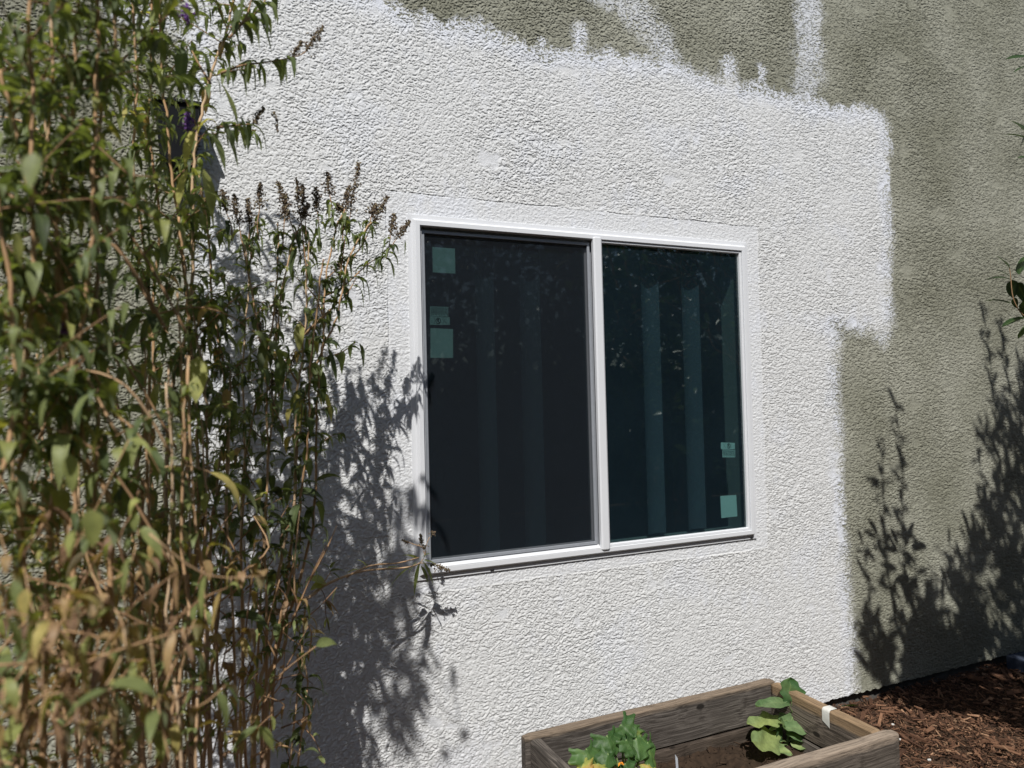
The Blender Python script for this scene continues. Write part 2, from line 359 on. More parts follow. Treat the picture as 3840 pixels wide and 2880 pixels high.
def glassmat(name, tint, refl=1.0):
    m, n, o = newmat(name)
    t = node(n, 'ShaderNodeBsdfTransparent'); t.inputs[0].default_value = (*tint, 1)
    g = node(n, 'ShaderNodeBsdfGlossy'); g.inputs[0].default_value = (refl*.93, refl, refl*.97, 1); g.inputs['Roughness'].default_value = 0.002
    ge = node(n, 'ShaderNodeNewGeometry'); dp = node(n, 'ShaderNodeVectorMath', operation='DOT_PRODUCT')
    n.links.new(ge.outputs['Normal'], dp.inputs[0]); n.links.new(ge.outputs['Incoming'], dp.inputs[1])
    ab = node(n, 'ShaderNodeMath', operation='ABSOLUTE'); n.links.new(dp.outputs['Value'], ab.inputs[0])
    om = node(n, 'ShaderNodeMath', operation='SUBTRACT'); om.inputs[0].default_value = 1; n.links.new(ab.outputs[0], om.inputs[1])
    p5 = node(n, 'ShaderNodeMath', operation='POWER'); p5.inputs[1].default_value = 5; n.links.new(om.outputs[0], p5.inputs[0])
    f = node(n, 'ShaderNodeMath', operation='MULTIPLY_ADD'); f.inputs[1].default_value = .88; f.inputs[2].default_value = .12; n.links.new(p5.outputs[0], f.inputs[0])
    mx = node(n, 'ShaderNodeMixShader'); n.links.new(f.outputs[0], mx.inputs[0]); n.links.new(t.outputs[0], mx.inputs[1]); n.links.new(g.outputs[0], mx.inputs[2])
    du = node(n, 'ShaderNodeBsdfDiffuse'); du.inputs[0].default_value = (.26, .50, .68, 1)  # faint blue diffuse veil: painted haze in place of room light and reflected sky
    tc = node(n, 'ShaderNodeTexCoord'); nz = node(n, 'ShaderNodeTexNoise'); nz.inputs['Scale'].default_value = 3; nz.inputs['Detail'].default_value = 6; n.links.new(tc.outputs['Object'], nz.inputs[0])
    mr = node(n, 'ShaderNodeMapRange'); mr.inputs['To Min'].default_value = .012; mr.inputs['To Max'].default_value = .032; n.links.new(nz.outputs[0], mr.inputs['Value'])
    m2 = node(n, 'ShaderNodeMixShader'); n.links.new(mr.outputs[0], m2.inputs[0]); n.links.new(mx.outputs[0], m2.inputs[1]); n.links.new(du.outputs[0], m2.inputs[2])
    n.links.new(m2.outputs[0], o.inputs[0]); return m
M['glass'] = glassmat('tinted_glass', (.37, .515, .515))
def screenmat():
    m, n, o = newmat('insect_mesh')
    t = node(n, 'ShaderNodeBsdfTransparent'); d = node(n, 'ShaderNodeBsdfDiffuse'); d.inputs[0].default_value = (.020, .023, .028, 1)
    mx = node(n, 'ShaderNodeMixShader'); mx.inputs[0].default_value = .45
    n.links.new(t.outputs[0], mx.inputs[1]); n.links.new(d.outputs[0], mx.inputs[2]); n.links.new(mx.outputs[0], o.inputs[0]); return m
M['screen'] = screenmat()

# ------------------------------------------------------------------ stucco wall (house)
_perm = np.random.default_rng(3).permutation(4096)
_ang = np.random.default_rng(4).random(4096)*2*np.pi
_gx, _gy = np.cos(_ang).astype(np.float32), np.sin(_ang).astype(np.float32)
def pn(x, y, seed=0):
    xi = np.floor(x).astype(np.int64); yi = np.floor(y).astype(np.int64)
    fx = (x-xi).astype(np.float32); fy = (y-yi).astype(np.float32)
    u = fx*fx*fx*(fx*(fx*6-15)+10); v = fy*fy*fy*(fy*(fy*6-15)+10)
    def g(i, j, a, b):
        h = _perm[(_perm[(xi+i+seed*131) & 4095]+yi+j) & 4095]
        return _gx[h]*a+_gy[h]*b
    n00 = g(0, 0, fx, fy); n10 = g(1, 0, fx-1, fy); n01 = g(0, 1, fx, fy-1); n11 = g(1, 1, fx-1, fy-1)
    return (n00+(n10-n00)*u+(n01-n00)*v+(n00-n10-n01+n11)*u*v)*1.5
def ss(a, b, x):
    t = np.clip((x-a)/(b-a), 0, 1); return t*t*(3-2*t)
def polydist(X, Z, poly):
    d = np.full(X.shape, 1e9, np.float32); ins = np.zeros(X.shape, bool)
    n = len(poly)
    for i in range(n):
        ax, az = poly[i]; bx, bz = poly[(i+1) % n]
        ex, ez = bx-ax, bz-az; L2 = ex*ex+ez*ez
        t = np.clip(((X-ax)*ex+(Z-az)*ez)/L2, 0, 1)
        dd = np.hypot(X-ax-t*ex, Z-az-t*ez); d = np.minimum(d, dd)
        c = ((az > Z) != (bz > Z)) & (X < (bx-ax)*(Z-az)/(bz-az+1e-12)+ax); ins ^= c
    return np.where(ins, d, -d)

WIN_X0, WIN_X1, WIN_Z0, WIN_Z1 = 0.0, 1.5618, 0.7887, 2.1087
FI = 0.042                                     # frame face width: opening starts this far in
def build_wall():
    xs = [-1.75]
    while xs[-1] < 4.25: xs.append(xs[-1]+0.0024*(1+0.6*max(0, xs[-1])/1.4))
    xs = np.array(xs); zs = np.arange(0.0, 3.98, 0.0023)
    # snap grid to the opening (hole lies under the flange)
    hx0, hx1, hz0, hz1 = WIN_X0+.012, WIN_X1-.012, WIN_Z0+.012, WIN_Z1-.012
    X, Z = np.meshgrid(xs, zs); X = X.astype(np.float32); Z = Z.astype(np.float32)
    # paint outline, traced as wall positions
    pts = [(430, -120), (820, -8), (880, 32), (925, 38), (962, 52), (1000, 50), (1040, 50), (1075, 78), (1100, 84), (1128, 88), (1140, 106), (1172, 92), (1176, 118), (1200, 110), (1238, 108), (1248, 62), (1256, 60), (1262, 110),
           (1330, 118), (1400, 126), (1450, 132), (1500, 158), (1560, 172), (1570, 128), (1580, 130), (1588, 168), (1610, 182), (1636, 186), (1642, 150), (1652, 188), (1700, 206), (1745, 204), (1790, 232), (1830, 236),
           (1860, 232), (1895, 245), (1918, 268), (1922, 330), (1918, 420), (1926, 520), (1922, 600), (1926, 700), (1908, 742), (1880, 715), (1850, 712), (1815, 704), (1802, 700), (1815, 728), (1810, 760), (1806, 830), (1812, 900), (1816, 960), (1818, 1050), (1824, 1150), (1830, 1250),
           (1838, 1330), (1846, 1430), (1852, 1520), (1856, 1640), (430, 2050), (425, 1500), (418, 1000), (425, 600), (410, 300), (395, 80)]
    poly = [(lambda p: (p[0], p[2]))(atd(*p)) for p in pts]
    d = polydist(X, Z, poly)
    # mesh grid noise, domain warped
    wx = X+.010*pn(X*28, Z*28, 11); wz = Z+.007*pn(X*30+9, Z*30, 12)
    rx = wx+.0045*pn(X*75, Z*75, 5)+.15*wz*0; rz = wz+.0045*pn(X*70+5, Z*75, 41)
    n1 = .30*pn(rx*40, rz*60, 1)+.40*pn(rx*72, rz*96, 46)+.60*pn(rx*120+rz*18, rz*160, 2)+.52*pn(rx*180, rz*210, 3)
    big = pn(X*3.1, Z*3.1, 6)+.5*pn(X*7, Z*7, 7)
    flat = ss(.52, .85, pn(rx*7.5, rz*10, 8)+.35*pn(rx*22, rz*26, 9))
    thr = .07*big+.08*pn(X*11, Z*13, 42)
    plate = ss(-.16, -.04, n1-thr)
    fine = pn(rx*120, rz*150, 13)+.6*pn(X*230, Z*230, 14)
    amp = (1-.75*flat)*(1+.22*big)
    # float patch around the window is a finer, flatter coat
    tx0, tx1, tz0, tz1 = -.075, 1.628, .742, 2.188
    e = .004*pn(X*9, Z*9, 15)
    td = np.minimum(np.minimum(X-tx0+e, tx1-X+e), np.minimum(Z-tz0+e, tz1-Z+e))
    trim = ss(-.002, .002, td)
    seam = np.exp(-(td/.0022)**2)*ss(-.1, .4, pn(X*5+Z*4, Z*5, 16)+.25)
    ft = pn(rx*95, rz*120, 17)+.5*pn(rx*190, rz*210, 18)
    h_main = amp*(.0022*plate+.0010*fine*(.5+.5*plate))+.0008*big
    h_trim = .0015*ss(-.25, .35, ft)+.0005*fine+.0004
    H = h_main*(1-trim)+h_trim*trim-.0022*seam+.0010*np.exp(-((td+.003)/.003)**2)
    # paint: soft sprayed sides, ragged brushed top
    topz = ss(2.1, 2.5, Z+.18*(X-2))
    rag = .028*pn(X*15+Z*5, Z*8, 20)+.010*pn(X*38, Z*16, 47)+.013*pn(X*70, Z*55, 21)
    soft = .012*pn(X*45, Z*45, 22)
    dd = d+rag*topz+soft*(1-topz)
    hw = .012+.030*(1-topz)*ss(0, .5, pn(X*.8, Z*2.2, 23)+.4)+.014*topz*ss(-.1, .3, pn(X*4, Z*4, 24))
    pl = plate*(1-flat)+.7*flat
    paint = ss(-hw, hw, dd+.045*(pl-.7)+.010*fine)
    def streak(pa, pb, wd, k):
        a = atd(*pa); b = atd(*pb); ex, ez = b[0]-a[0], b[2]-a[2]; L2 = ex*ex+ez*ez
        t = np.clip(((X-a[0])*ex+(Z-a[2])*ez)/L2, 0, 1)
        r = np.hypot(X-a[0]-t*ex, Z-a[2]-t*ez)/wd
        q = ss(1.5, .1, r+.35*pn(X*14, Z*9, 30))
        return k*ss(.10, .85, q*1.15-.75*(1-pl)+.25*fine)
    st = np.zeros_like(X)
    for a in (((1290, -40), (1395, 40), .085, .62), ((1395, 40), (1440, 115), .085, .6), ((1745, -60), (1748, 100), .10, .75), ((1750, 100), (1738, 205), .10, .62), ((1420, 95), (1450, 120), .03, .9), ((250, 20), (420, 60), .05, .7)):
        st = np.maximum(st, streak(*a))
    paint = np.maximum(paint, st)
    fresh = ss(.11, .0, dd)*ss(-.2, .35, pn(X*9, Z*9, 33)+.15+.45*topz)+.3*flat*ss(.0, .4, pn(X*2, Z*2, 34)+.2)+.35*ss(.1, .7, pn(X*3, Z*6, 43)+.4*pn(X*30, Z*12, 44))
    fresh = np.clip(fresh+st*.8+.25*trim, 0, 1)
    # fresh paint fills the texture a little
    H = H*(1-.25*ss(.05, .0, np.abs(dd))*topz)*(1+.35*(1-paint))
    edge = np.minimum(np.minimum(X-xs[0], xs[-1]-X), (zs[-1]-Z)); H = H*ss(0, .04, edge)
    Yd = -H
    # stucco bottom edge is a little ragged
    Zs = Z+ss(.02, .0, Z)*.006*pn(X*30, X*7, 40)-.0011*amp*plate*(1-trim)*ss(.01, .03, Z)*ss(0, .04, edge)
    V = np.stack([X, Yd, Zs], -1).reshape(-1, 3)
    nx, nz_ = len(xs), len(zs)
    ii = np.arange(nz_-1)[:, None]*nx+np.arange(nx-1)[None]
    cx = (xs[:-1]+xs[1:])/2; cz = (zs[:-1]+zs[1:])/2
    keep = ~(((cx > hx0) & (cx < hx1))[None] & ((cz > hz0) & (cz < hz1))[:, None])
    ii = ii[keep]
    Q = np.stack([ii, ii+1, ii+nx+1, ii+nx], -1)
    nb = len(V)
    x0, x1, z0, z1 = xs[0], xs[-1], 0.0, zs[-1]
    E = np.array([(-7, 0, 0), (x0, 0, 0), (x0, 0, z1), (-7, 0, z1), (x1, 0, 0), (10, 0, 0), (10, 0, z1), (x1, 0, z1), (-7, 0, 6.2), (10, 0, 6.2), (x0, 0, 6.2), (x1, 0, 6.2),
                  (-7, .2, 0), (10, .2, 0)], float)
    EQ = np.array([(0, 1, 2, 3), (4, 5, 6, 7), (3, 2, 10, 8), (2, 7, 11, 10), (7, 6, 9, 11), (12, 13, 5, 0)])+nb
    V = np.vstack([V, E]); Q = np.vstack([Q, EQ])
    z = np.zeros(len(E))
    A = dict(paint=np.concatenate([paint.ravel(), z]), fresh=np.concatenate([fresh.ravel(), z]))
    return mesh_obj('house_wall', V, Q, M['stucco'], None, True, A)
wall = build_wall()
tag(wall, 'rough olive tan stucco house wall with a big freshly painted white patch round the window', 'wall')
b = MB(); b.box(-7, 10, .03, .19, -.35, .012); f = b.build('foundation', M['concrete'], wall)

# room behind the window
b = MB()
rx0, rx1, ry0, ry1, rz0, rz1 = -1.6, 3.6, .14, 3.4, .02, 2.6
ox0, ox1, oz0, oz1 = WIN_X0+.03, WIN_X1-.03, WIN_Z0+.03, WIN_Z1-.03
def quad(mb, *p): mb.add(p, [(0, 1, 2, 3)])
quad(b, (rx0, ry1, rz0), (rx1, ry1, rz0), (rx1, ry1, rz1), (rx0, ry1, rz1))
quad(b, (rx0, ry0, rz0), (rx0, ry1, rz0), (rx0, ry1, rz1), (rx0, ry0, rz1))
quad(b, (rx1, ry0, rz0), (rx1, ry1, rz0), (rx1, ry1, rz1), (rx1, ry0, rz1))
quad(b, (rx0, ry0, rz1), (rx1, ry0, rz1), (rx1, ry1, rz1), (rx0, ry1, rz1))
quad(b, (rx0, ry0, rz0), (rx1, ry0, rz0), (rx1, ry1, rz0), (rx0, ry1, rz0))
quad(b, (rx0, ry0, rz0), (ox0, ry0, rz0), (ox0, ry0, rz1), (rx0, ry0, rz1))
quad(b, (ox1, ry0, rz0), (rx1, ry0, rz0), (rx1, ry0, rz1), (ox1, ry0, rz1))
quad(b, (ox0, ry0, rz0), (ox1, ry0, rz0), (ox1, ry0, oz0), (ox0, ry0, oz0))
quad(b, (ox0, ry0, oz1), (ox1, ry0, oz1), (ox1, ry0, rz1), (ox0, ry0, rz1))
tag(b.build('room_interior', M['roomdark']), 'dark room seen through the window glass', None, kind='structure')

# window -------------------------------------------------------------
win = empty('sliding_window', (WIN_X0, 0, WIN_Z0))
tag(win, 'white vinyl sliding window with dark tinted glass and paper labels on the panes', 'window')
def sweep(mb, x0, x1, z0, z1, prof, sides='LTRB'):
    # prof: (inset, y) pairs swept round a rectangle with mitred corners
    n = len(prof); V = []
    for u, y in prof:
        V += [(x0+u, y, z0+u), (x1-u, y, z0+u), (x1-u, y, z1-u), (x0+u, y, z1-u)]
    Q = []
    for i in range(n-1):
        for k, s in enumerate('BRTL'):
            if s in sides: Q.append((i*4+k, i*4+(k+1) % 4, (i+1)*4+(k+1) % 4, (i+1)*4+k))
    mb.add(V, Q)
def par(o): return setparent(o, win)
b = MB()
sweep(b, WIN_X0, WIN_X1, WIN_Z0, WIN_Z1, [(0, .004), (0, -.0065), (.0008, -.0075), (.0155, -.0080), (.0165, -.0085), (.0235, -.0215), (.025, -.0225), (.0405, -.0225), (.042, -.021), (.042, .012), (.030, .012)])
fr = par(b.build('frame', M['vinyl']))
MX0, MX1 = .758, .799                       # mullion
b = MB()                                     # glazing bead of the fixed pane: crack, bead, glass
sweep(b, MX1-.010, WIN_X1-FI, WIN_Z0+FI, WIN_Z1-FI, [(.0005, -.0150), (.0018, -.0165), (.009, -.0165), (.0115, -.0145), (.0125, .004)])
par(b.build('glazing_bead', M['vinyl']))
b = MB(); zt, zb = WIN_Z1-FI+.004, WIN_Z0+FI-.004
prof = [(MX0, -.010), (MX0, -.0245), (MX0+.006, -.0295), (MX1-.008, -.0295), (MX1-.001, -.0240), (MX1-.001, -.010)]
V = []
for k, (z, ins) in enumerate(((zb-.004, .006), (zb, 0), (zt, 0), (zt+.004, .006))):
    for (x, y) in prof:
        xm = (MX0+MX1)/2; s = 1 if not ins else .7
        V.append((xm+(x-xm)*s, y+(0 if not ins else .002), z))
Q = [(r*6+i, r*6+i+1, (r+1)*6+i+1, (r+1)*6+i) for r in range(3) for i in range(5)]+[(0, 1, 2, 3), (0, 3, 4, 5), (18, 21, 20, 19), (18, 23, 22, 21)]
b.add(V, Q); par(b.build('mullion', M['vinyl']))
for wx_ in (1.535, .30):
    b = MB(); b.box(wx_-.011, wx_+.003, -.0098, -.0070, WIN_Z0+.004, WIN_Z0+.0075); par(b.build('weep_slot', M['gasket']))
# sliding side: sloping track, rails, screen
LX0, LX1, LZ0, LZ1 = WIN_X0+FI, MX0, WIN_Z0+FI, WIN_Z1-FI
b = MB(); quad(b, (LX0, -.0222, LZ0-.0006), (LX1+.004, -.0222, LZ0-.0006), (LX1+.004, .006, LZ0+.011), (LX0, .006, LZ0+.011))
b.box(LX0, LX1+.004, -.0222, -.0185, LZ0-.0006, LZ0+.003, .0008)
par(b.build('sill_track', M['vinyl']))
b = MB(); b.box(LX0+.0035, LX0+.0075, -.009, .012, LZ0+.01, LZ1-.002); par(b.build('jamb_rail', M['vinyl']))
b = MB(); b.box(LX0, LX1, .0145, .018, LZ0, LZ1); par(b.build('gasket', M['gasket']))
SX0, SX1, SZ0, SZ1 = LX0+.0095, LX1-.004, LZ0+.0135, LZ1-.011
b = MB(); sweep(b, SX0, SX1, SZ0, SZ1, [(0, .010), (0, -.001), (.001, -.002), (.0105, -.002), (.0115, -.001), (.0115, .008)])
sf = par(b.build('screen_frame', M['alu']))
b = MB(); quad(b, (SX0+.010, .003, SZ0+.010), (SX1-.010, .003, SZ0+.010), (SX1-.010, .003, SZ1-.010), (SX0+.010, .003, SZ1-.010))
par(b.build('insect_screen', M['screen']))
# remove the black backing where the glass is: it is a ring
bpy.data.objects.remove([c for c in win.children if c.name.startswith('gasket')][0])
b = MB(); sweep(b, LX0-.002, LX1+.01, LZ0-.002, LZ1+.002, [(0, .012), (.014, .012), (.030, .014), (.030, .022)]); par(b.build('sash', M['alu']))
b = MB(); quad(b, (LX0+.02, .019, LZ0+.02), (LX1, .019, LZ0+.02), (LX1, .019, LZ1-.02), (LX0+.02, .019, LZ1-.02)); gl = par(b.build('sliding_pane', M['glass']))
b = MB(); quad(b, (MX1-.004, -.004, WIN_Z0+FI+.006), (WIN_X1-FI-.006, -.004, WIN_Z0+FI+.006), (WIN_X1-FI-.006, -.004, WIN_Z1-FI-.006), (MX1-.004, -.004, WIN_Z1-FI-.006)); gr = par(b.build('fixed_pane', M['glass']))
b = MB(); sweep(b, MX1-.002, WIN_X1-FI-.008, WIN_Z0+FI+.008, WIN_Z1-FI-.008, [(0, -.002), (.0045, -.002), (.0045, .010), (0, .010)]); par(b.build('edge_seal', M['gasket']))
b = MB()
for (a, c) in (((ox0, ox0+.004), (oz0, oz1)), ((ox1-.004, ox1), (oz0, oz1))): b.box(a[0], a[1], .014, .1395, c[0], c[1])
b.box(ox0+.004, ox1-.004, .014, .1395, oz0, oz0+.004); b.box(ox0+.004, ox1-.004, .014, .1395, oz1-.004, oz1)
par(b.build('inner_jamb', M['drywall']))

# paper labels on the panes
def sticker(parent, px, y, text=False, flip=False, tall=False):
    P = [at(*p, -y) for p in px]
    b = MB(); b.add([(p[0], y, p[2]) for p in P], [(0, 1, 2, 3)])
    o = b.build('label' if not text else 'printed_label', M['paper']); setparent(o, win); o.parent = parent
    o.matrix_parent_inverse = Matrix.Identity(4)
    o.parent = parent; o.matrix_parent_inverse = parent.matrix_world.inverted() if False else Matrix.Identity(4)
    return o, P
def place_sub(o, parent):
    # window children keep world coordinates through the Empty's inverse, so sub-parts share it
    o.parent = parent; o.matrix_parent_inverse = Matrix.Identity(4)
for px in ([(1622, 978), (1708, 978), (1708, 1026), (1622, 1024)], ):
    pass
sticker(gl, [(1621, 926), (1706, 932), (1708, 1026), (1623, 1021)], .021)
sticker(gl, [(1614, 1230), (1699, 1234), (1699, 1342), (1614, 1342)], .021)
sticker(gr, [(2701, 1860), (2761, 1856), (2765, 1936), (2705, 1943)], -.002)
def printed(parent, x0, x1, x2, x3, y0, ym, y1, y, up):
    # two joined panels: tiny columns of text and a no-touch ring
    big = [(x0, y0), (x1, y0+2), (x1, ym), (x0, ym)]; sm = [(x2, ym+1), (x3, ym+3), (x3, y1), (x2, y1)]
    tp, ring = (big, sm) if up else (sm, big)
    for quadpx in (big, sm):
        o, P = sticker(parent, quadpx, y, True)
    ink = MB(); yy = y-.0006
    def ipt(q, u, v):
        a = np.array(q, float); p = (a[0]*(1-u)+a[1]*u)*(1-v)+(a[3]*(1-u)+a[2]*u)*v; w_ = at(p[0], p[1], -yy); return (w_[0], yy, w_[2])
    n = 5
    for c in range(n):
        u0 = .05+c*.19; k = 0
        for uu in np.arange(u0, u0+.155, .036):
            v1 = .95-.22*((c*7+k*3) % 4)/3; k += 1
            ink.add([ipt(tp, uu, .06), ipt(tp, uu+.016, .06), ipt(tp, uu+.016, v1), ipt(tp, uu, v1)], [(0, 1, 2, 3)])
    cu = .42 if up else .57
    ths = np.linspace(0, 2*np.pi, 19)[:-1]
    V = [ipt(ring, cu+.135*math.cos(t), .5+.40*math.sin(t)) for t in ths]+[ipt(ring, cu+.105*math.cos(t), .5+.31*math.sin(t)) for t in ths]
    ink.add(V, [(i, (i+1) % 18, 18+(i+1) % 18, 18+i) for i in range(18)])
    ink.add([ipt(ring, cu-.10, .24), ipt(ring, cu-.07, .2), ipt(ring, cu+.10, .76), ipt(ring, cu+.07, .8)], [(0, 1, 2, 3)])
    ink.add([ipt(ring, cu-.05, .3), ipt(ring, cu+.04, .25), ipt(ring, cu+.0, .62), ipt(ring, cu-.04, .6)], [(0, 1, 2, 3)])
    lo = cu+.20 if up else cu-.42
    for (a, b_, c_, d_) in ((lo, .2, lo+.22, .85), (lo+.18, .15, lo+.02, .8), (cu+.2 if not up else cu-.2, .1, cu+.2 if not up else cu-.2, .9), (.93 if not up else .1, .3, .93 if not up else .1, .8)):
        ink.add([ipt(ring, a, b_), ipt(ring, a+.014, b_), ipt(ring, c_+.014, d_), ipt(ring, c_, d_)], [(0, 1, 2, 3)])
    o = ink.build('print', M['ink']); o.parent = parent
printed(gl, 1613, 1681, 1612, 1687, 1149, 1187, 1218, .021, True)
printed(gr, 2703, 2756, 2709, 2757, 1659, 1684, 1715, -.002, False)

# vertical blind slats hanging just inside the room
def slat(dx, half, label, y=.078):
    x = atd(dx, 850, -y)[0]; wd = abs(atd(dx+half, 850, -y)[0]-atd(dx-half, 850, -y)[0])
    n = 9; b = MB(); V = []
    for z in (oz0+.02, oz1-.012):
        for k in range(n):
            u = k/(n-1)-.5; V.append((u*wd, .018*(1-4*u*u), z))
    b.add(V, [(k, k+1, n+k+1, n+k) for k in range(n-1)]); b.add([(p[0], p[1]+.0015, p[2]) for p in V], [(k+1, k, n+k, n+k+1) for k in range(n-1)])
    o = b.build('blind_slat', M['board'], smooth=True); o.location = (x, y, 0)
    return tag(o, label, 'blind slat', 'vertical blind slats inside the window')
slat(1411, 19, 'vertical blind slat seen dimly in the right pane, the one nearer the mullion')
slat(1498, 19, 'vertical blind slat seen dimly in the right pane, the one nearer the labels')
slat(1150, 22, 'faint vertical blind slat behind the insect screen, the one nearer the mullion')
slat(1052, 20, 'faint vertical blind slat behind the insect screen, the one nearer the labels')

# ------------------------------------------------------------------ wall lamp behind the leaves
lp = atd(386, 312, 0)
lamp = empty('wall_lamp', tuple(lp)); tag(lamp, 'black boxy wall lamp on the stucco, half hidden behind the leaves', 'lamp')
b = MB(); b.box(-.05, .05, -.014, 0, -.07, .07, .003); b.build('back_plate', M['black'], lamp)
b = MB()
V = [(-.062, -.014, .085), (.062, -.014, .085), (.062, -.125, .085), (-.062, -.125, .085), (-.05, -.014, -.085), (.05, -.014, -.085), (.05, -.10, -.085), (-.05, -.10, -.085)]
b.add(V, [(0, 1, 2, 3), (4, 7, 6, 5), (0, 4, 5, 1), (1, 5, 6, 2), (2, 6, 7, 3), (3, 7, 4, 0)]); b.build('lamp_shade', M['black'], lamp)
b = MB(); b.box(-.07, .07, -.133, -.0145, .086, .096, .002); b.build('cap', M['black'], lamp)

# ------------------------------------------------------------------ ground, mulch, slab
GZ = -0.045
b = MB(); quad(b, (-60, -80, GZ-.02), (60, -80, GZ-.02), (60, 40, GZ-.02), (-60, 40, GZ-.02))
tag(b.build('ground', M['ground']), 'bare brown earth of the yard', None, kind='structure')
def chips(n, x0, x1, y0, y1, z, lmin, lmax, seed, tmin=0, tmax=1):
    r = np.random.default_rng(seed)
    L = lmin+(lmax-lmin)*r.random(n)**2.5; Wd = np.clip(L*(.10+.20*r.random(n)), .0025, .022); T = np.clip(Wd*(.25+.3*r.random(n)), .001, .008)
    a = r.random(n)*np.pi*2; pit = r.normal(0, .22, n); rl = r.normal(0, .4, n)
    d = np.stack([np.cos(a)*np.cos(pit), np.sin(a)*np.cos(pit), np.sin(pit)], 1)
    s = nrm(np.cross(d, [0, 0, 1.0])); u = np.cross(s, d); s2 = s*np.cos(rl)[:, None]+u*np.sin(rl)[:, None]; u2 = np.cross(s2, d)
    x = x0+(x1-x0)*r.random(n); y = y0+(y1-y0)*r.random(n)
    c = np.stack([x, y, z+.012*pn(x*6, y*6, 50)+.012*r.random(n)], 1)
    V = []
    for i in (-1, 1):
        for j in (-1, 1):
            for k in (-1, 1):
                tp = (.45+.55*r.random(n)) if i == 1 else 1
                V.append(c+d*(i*L/2)[:, None]+s2*(j*Wd/2*tp)[:, None]+u2*(k*T/2)[:, None])
    V = np.stack(V, 1).reshape(-1, 3)
    q = np.array([(0, 1, 3, 2), (4, 6, 7, 5), (0, 4, 5, 1), (2, 3, 7, 6), (0, 2, 6, 4), (1, 5, 7, 3)])
    Q = (q[None]+(np.arange(n)*8)[:, None, None]).reshape(-1, 4)
    tint = np.repeat(np.clip(tmin+(tmax-tmin)*r.beta(2, 2.2, n), 0, 1), 8)
    return V, Q, tint
b = MB()
for args in ((52000, 1.15, 4.6, -1.7, .02, GZ, .005, .035, 1), (1700, 1.15, 4.6, -1.7, .0, GZ+.008, .03, .085, 2)):
    V, Q, t = chips(*args); b.add(V, Q, tint=t)
V, Q, t = chips(3000, -2.6, 1.2, -1.6, .02, GZ, .01, .07, 3); b.add(V, Q, tint=t)
tag(b.build('wood_mulch', M['mulch']), 'reddish brown shredded bark mulch along the wall', 'mulch', kind='stuff')
b = MB()
r_ = np.random.default_rng(12)
b = MB(); b.box(0, 1.2, -.9, 0, 0, .07, .004)
pad = b.build('concrete_pad', M['pad']); pl_ = atz(3770, 2432, .06); pad.location = (pl_[0], max(-.25, pl_[1]), GZ); tag(pad, 'dark low concrete pad against the shaded wall at the right edge', 'pad')
b = MB(); P0 = atz(3172, 2646, -.02)
leaves(b, [P0+np.array([-.03, 0, 0])], [(1, -.35, .15)], .085, .035, .2, .5, nr=7, shape='oval', roll=np.array([.5])); o = b.build('fallen_leaf', M['tleaf'], smooth=True)
tag(o, 'green fallen leaf on the mulch beside the planter corner', 'leaf')
for i, p in enumerate(((3348, 2717), (3375, 2773), (3485, 2850))):
    q = atz(*p, GZ+.022); b = MB(); b.box(-.006, .006, -.004, .004, -.003, .004, .0015); o = b.build('white_crumb', M['crumb']); o.location = q; o.rotation_euler = (0, .3, i)
    tag(o, ['white crumb on the mulch nearest the planter corner post', 'white crumb on the mulch right beside the front board end', 'white crumb on the mulch at the bottom of the photo'][i], 'debris', 'white crumbs on the mulch')

# ------------------------------------------------------------------ planter box
PX0, PX1, PY0, PY1, PH, TH = .297, 1.375, -.815, -.262, .30, .040
pb = empty('planter_box', ((PX0+PX1)/2, (PY0+PY1)/2, GZ)); tag(pb, 'weathered grey wooden raised planter box below the window', 'planter')
def board(x0, x1, y0, y1, z0, z1, mat, axis, name='board', rot=0.0, bev=.006):
    # long boards with subdivided, slightly wavy length so edges are not ruler straight
    cx, cy, cz = (x0+x1)/2, (y0+y1)/2, (z0+z1)/2
    L = (x1-x0) if axis == 0 else (y1-y0); t = (y1-y0) if axis == 0 else (x1-x0); h = z1-z0
    n = 40; r = np.random.default_rng(int(abs(cx*977+cz*3571+cy*131)*10)+3)
    prof = []
    bb = bev
    for (a, c) in ((-t/2, -h/2+bb), (-t/2, h/2-bb), (-t/2+bb*.3, h/2-bb*.3), (-t/2+bb, h/2), (t/2-bb, h/2), (t/2-bb*.3, h/2-bb*.3), (t/2, h/2-bb), (t/2, -h/2+bb), (t/2-bb, -h/2), (-t/2+bb, -h/2)): prof.append((a, c))
    k = len(prof); V = []
    for i in range(n+1):
        s = -L/2+L*i/n
        e = 0.0018
        edgeb = 0.004 if i in (0, n) else 0
        for (a, c) in prof:
            a2 = a*(1-edgeb/abs(t/2)) + e*float(pn(np.array([s*7+cx*9]), np.array([a*30+c*20]), 60)[0]); c2 = c*(1-edgeb/(h/2)) + e*float(pn(np.array([s*6+3.3]), np.array([c*20+a*10+cz]), 61)[0])
            V.append((s, a2, c2) if axis == 0 else (a2, s, c2))
    Q = [(i*k+j, i*k+(j+1) % k, (i+1)*k+(j+1) % k, (i+1)*k+j) for i in range(n) for j in range(k)]
    V.append((-L/2, 0, 0) if axis == 0 else (0, -L/2, 0)); V.append((L/2, 0, 0) if axis == 0 else (0, L/2, 0)); m = (n+1)*k
    T = [(m, (j+1) % k, j) for j in range(k)]+[(m+1, n*k+j, n*k+(j+1) % k) for j in range(k)]
    o = mesh_obj(name, V, Q, mat, pb, False, None, T)
    o.location = (cx-pb.location[0], cy-pb.location[1], cz-pb.location[2]); o.rotation_euler = (0, 0, rot)
    return o
zm = .148
woodY = woodmat('weathered_wood_side', (.062, .053, .045), (.16, .138, .118), None, axis=1)
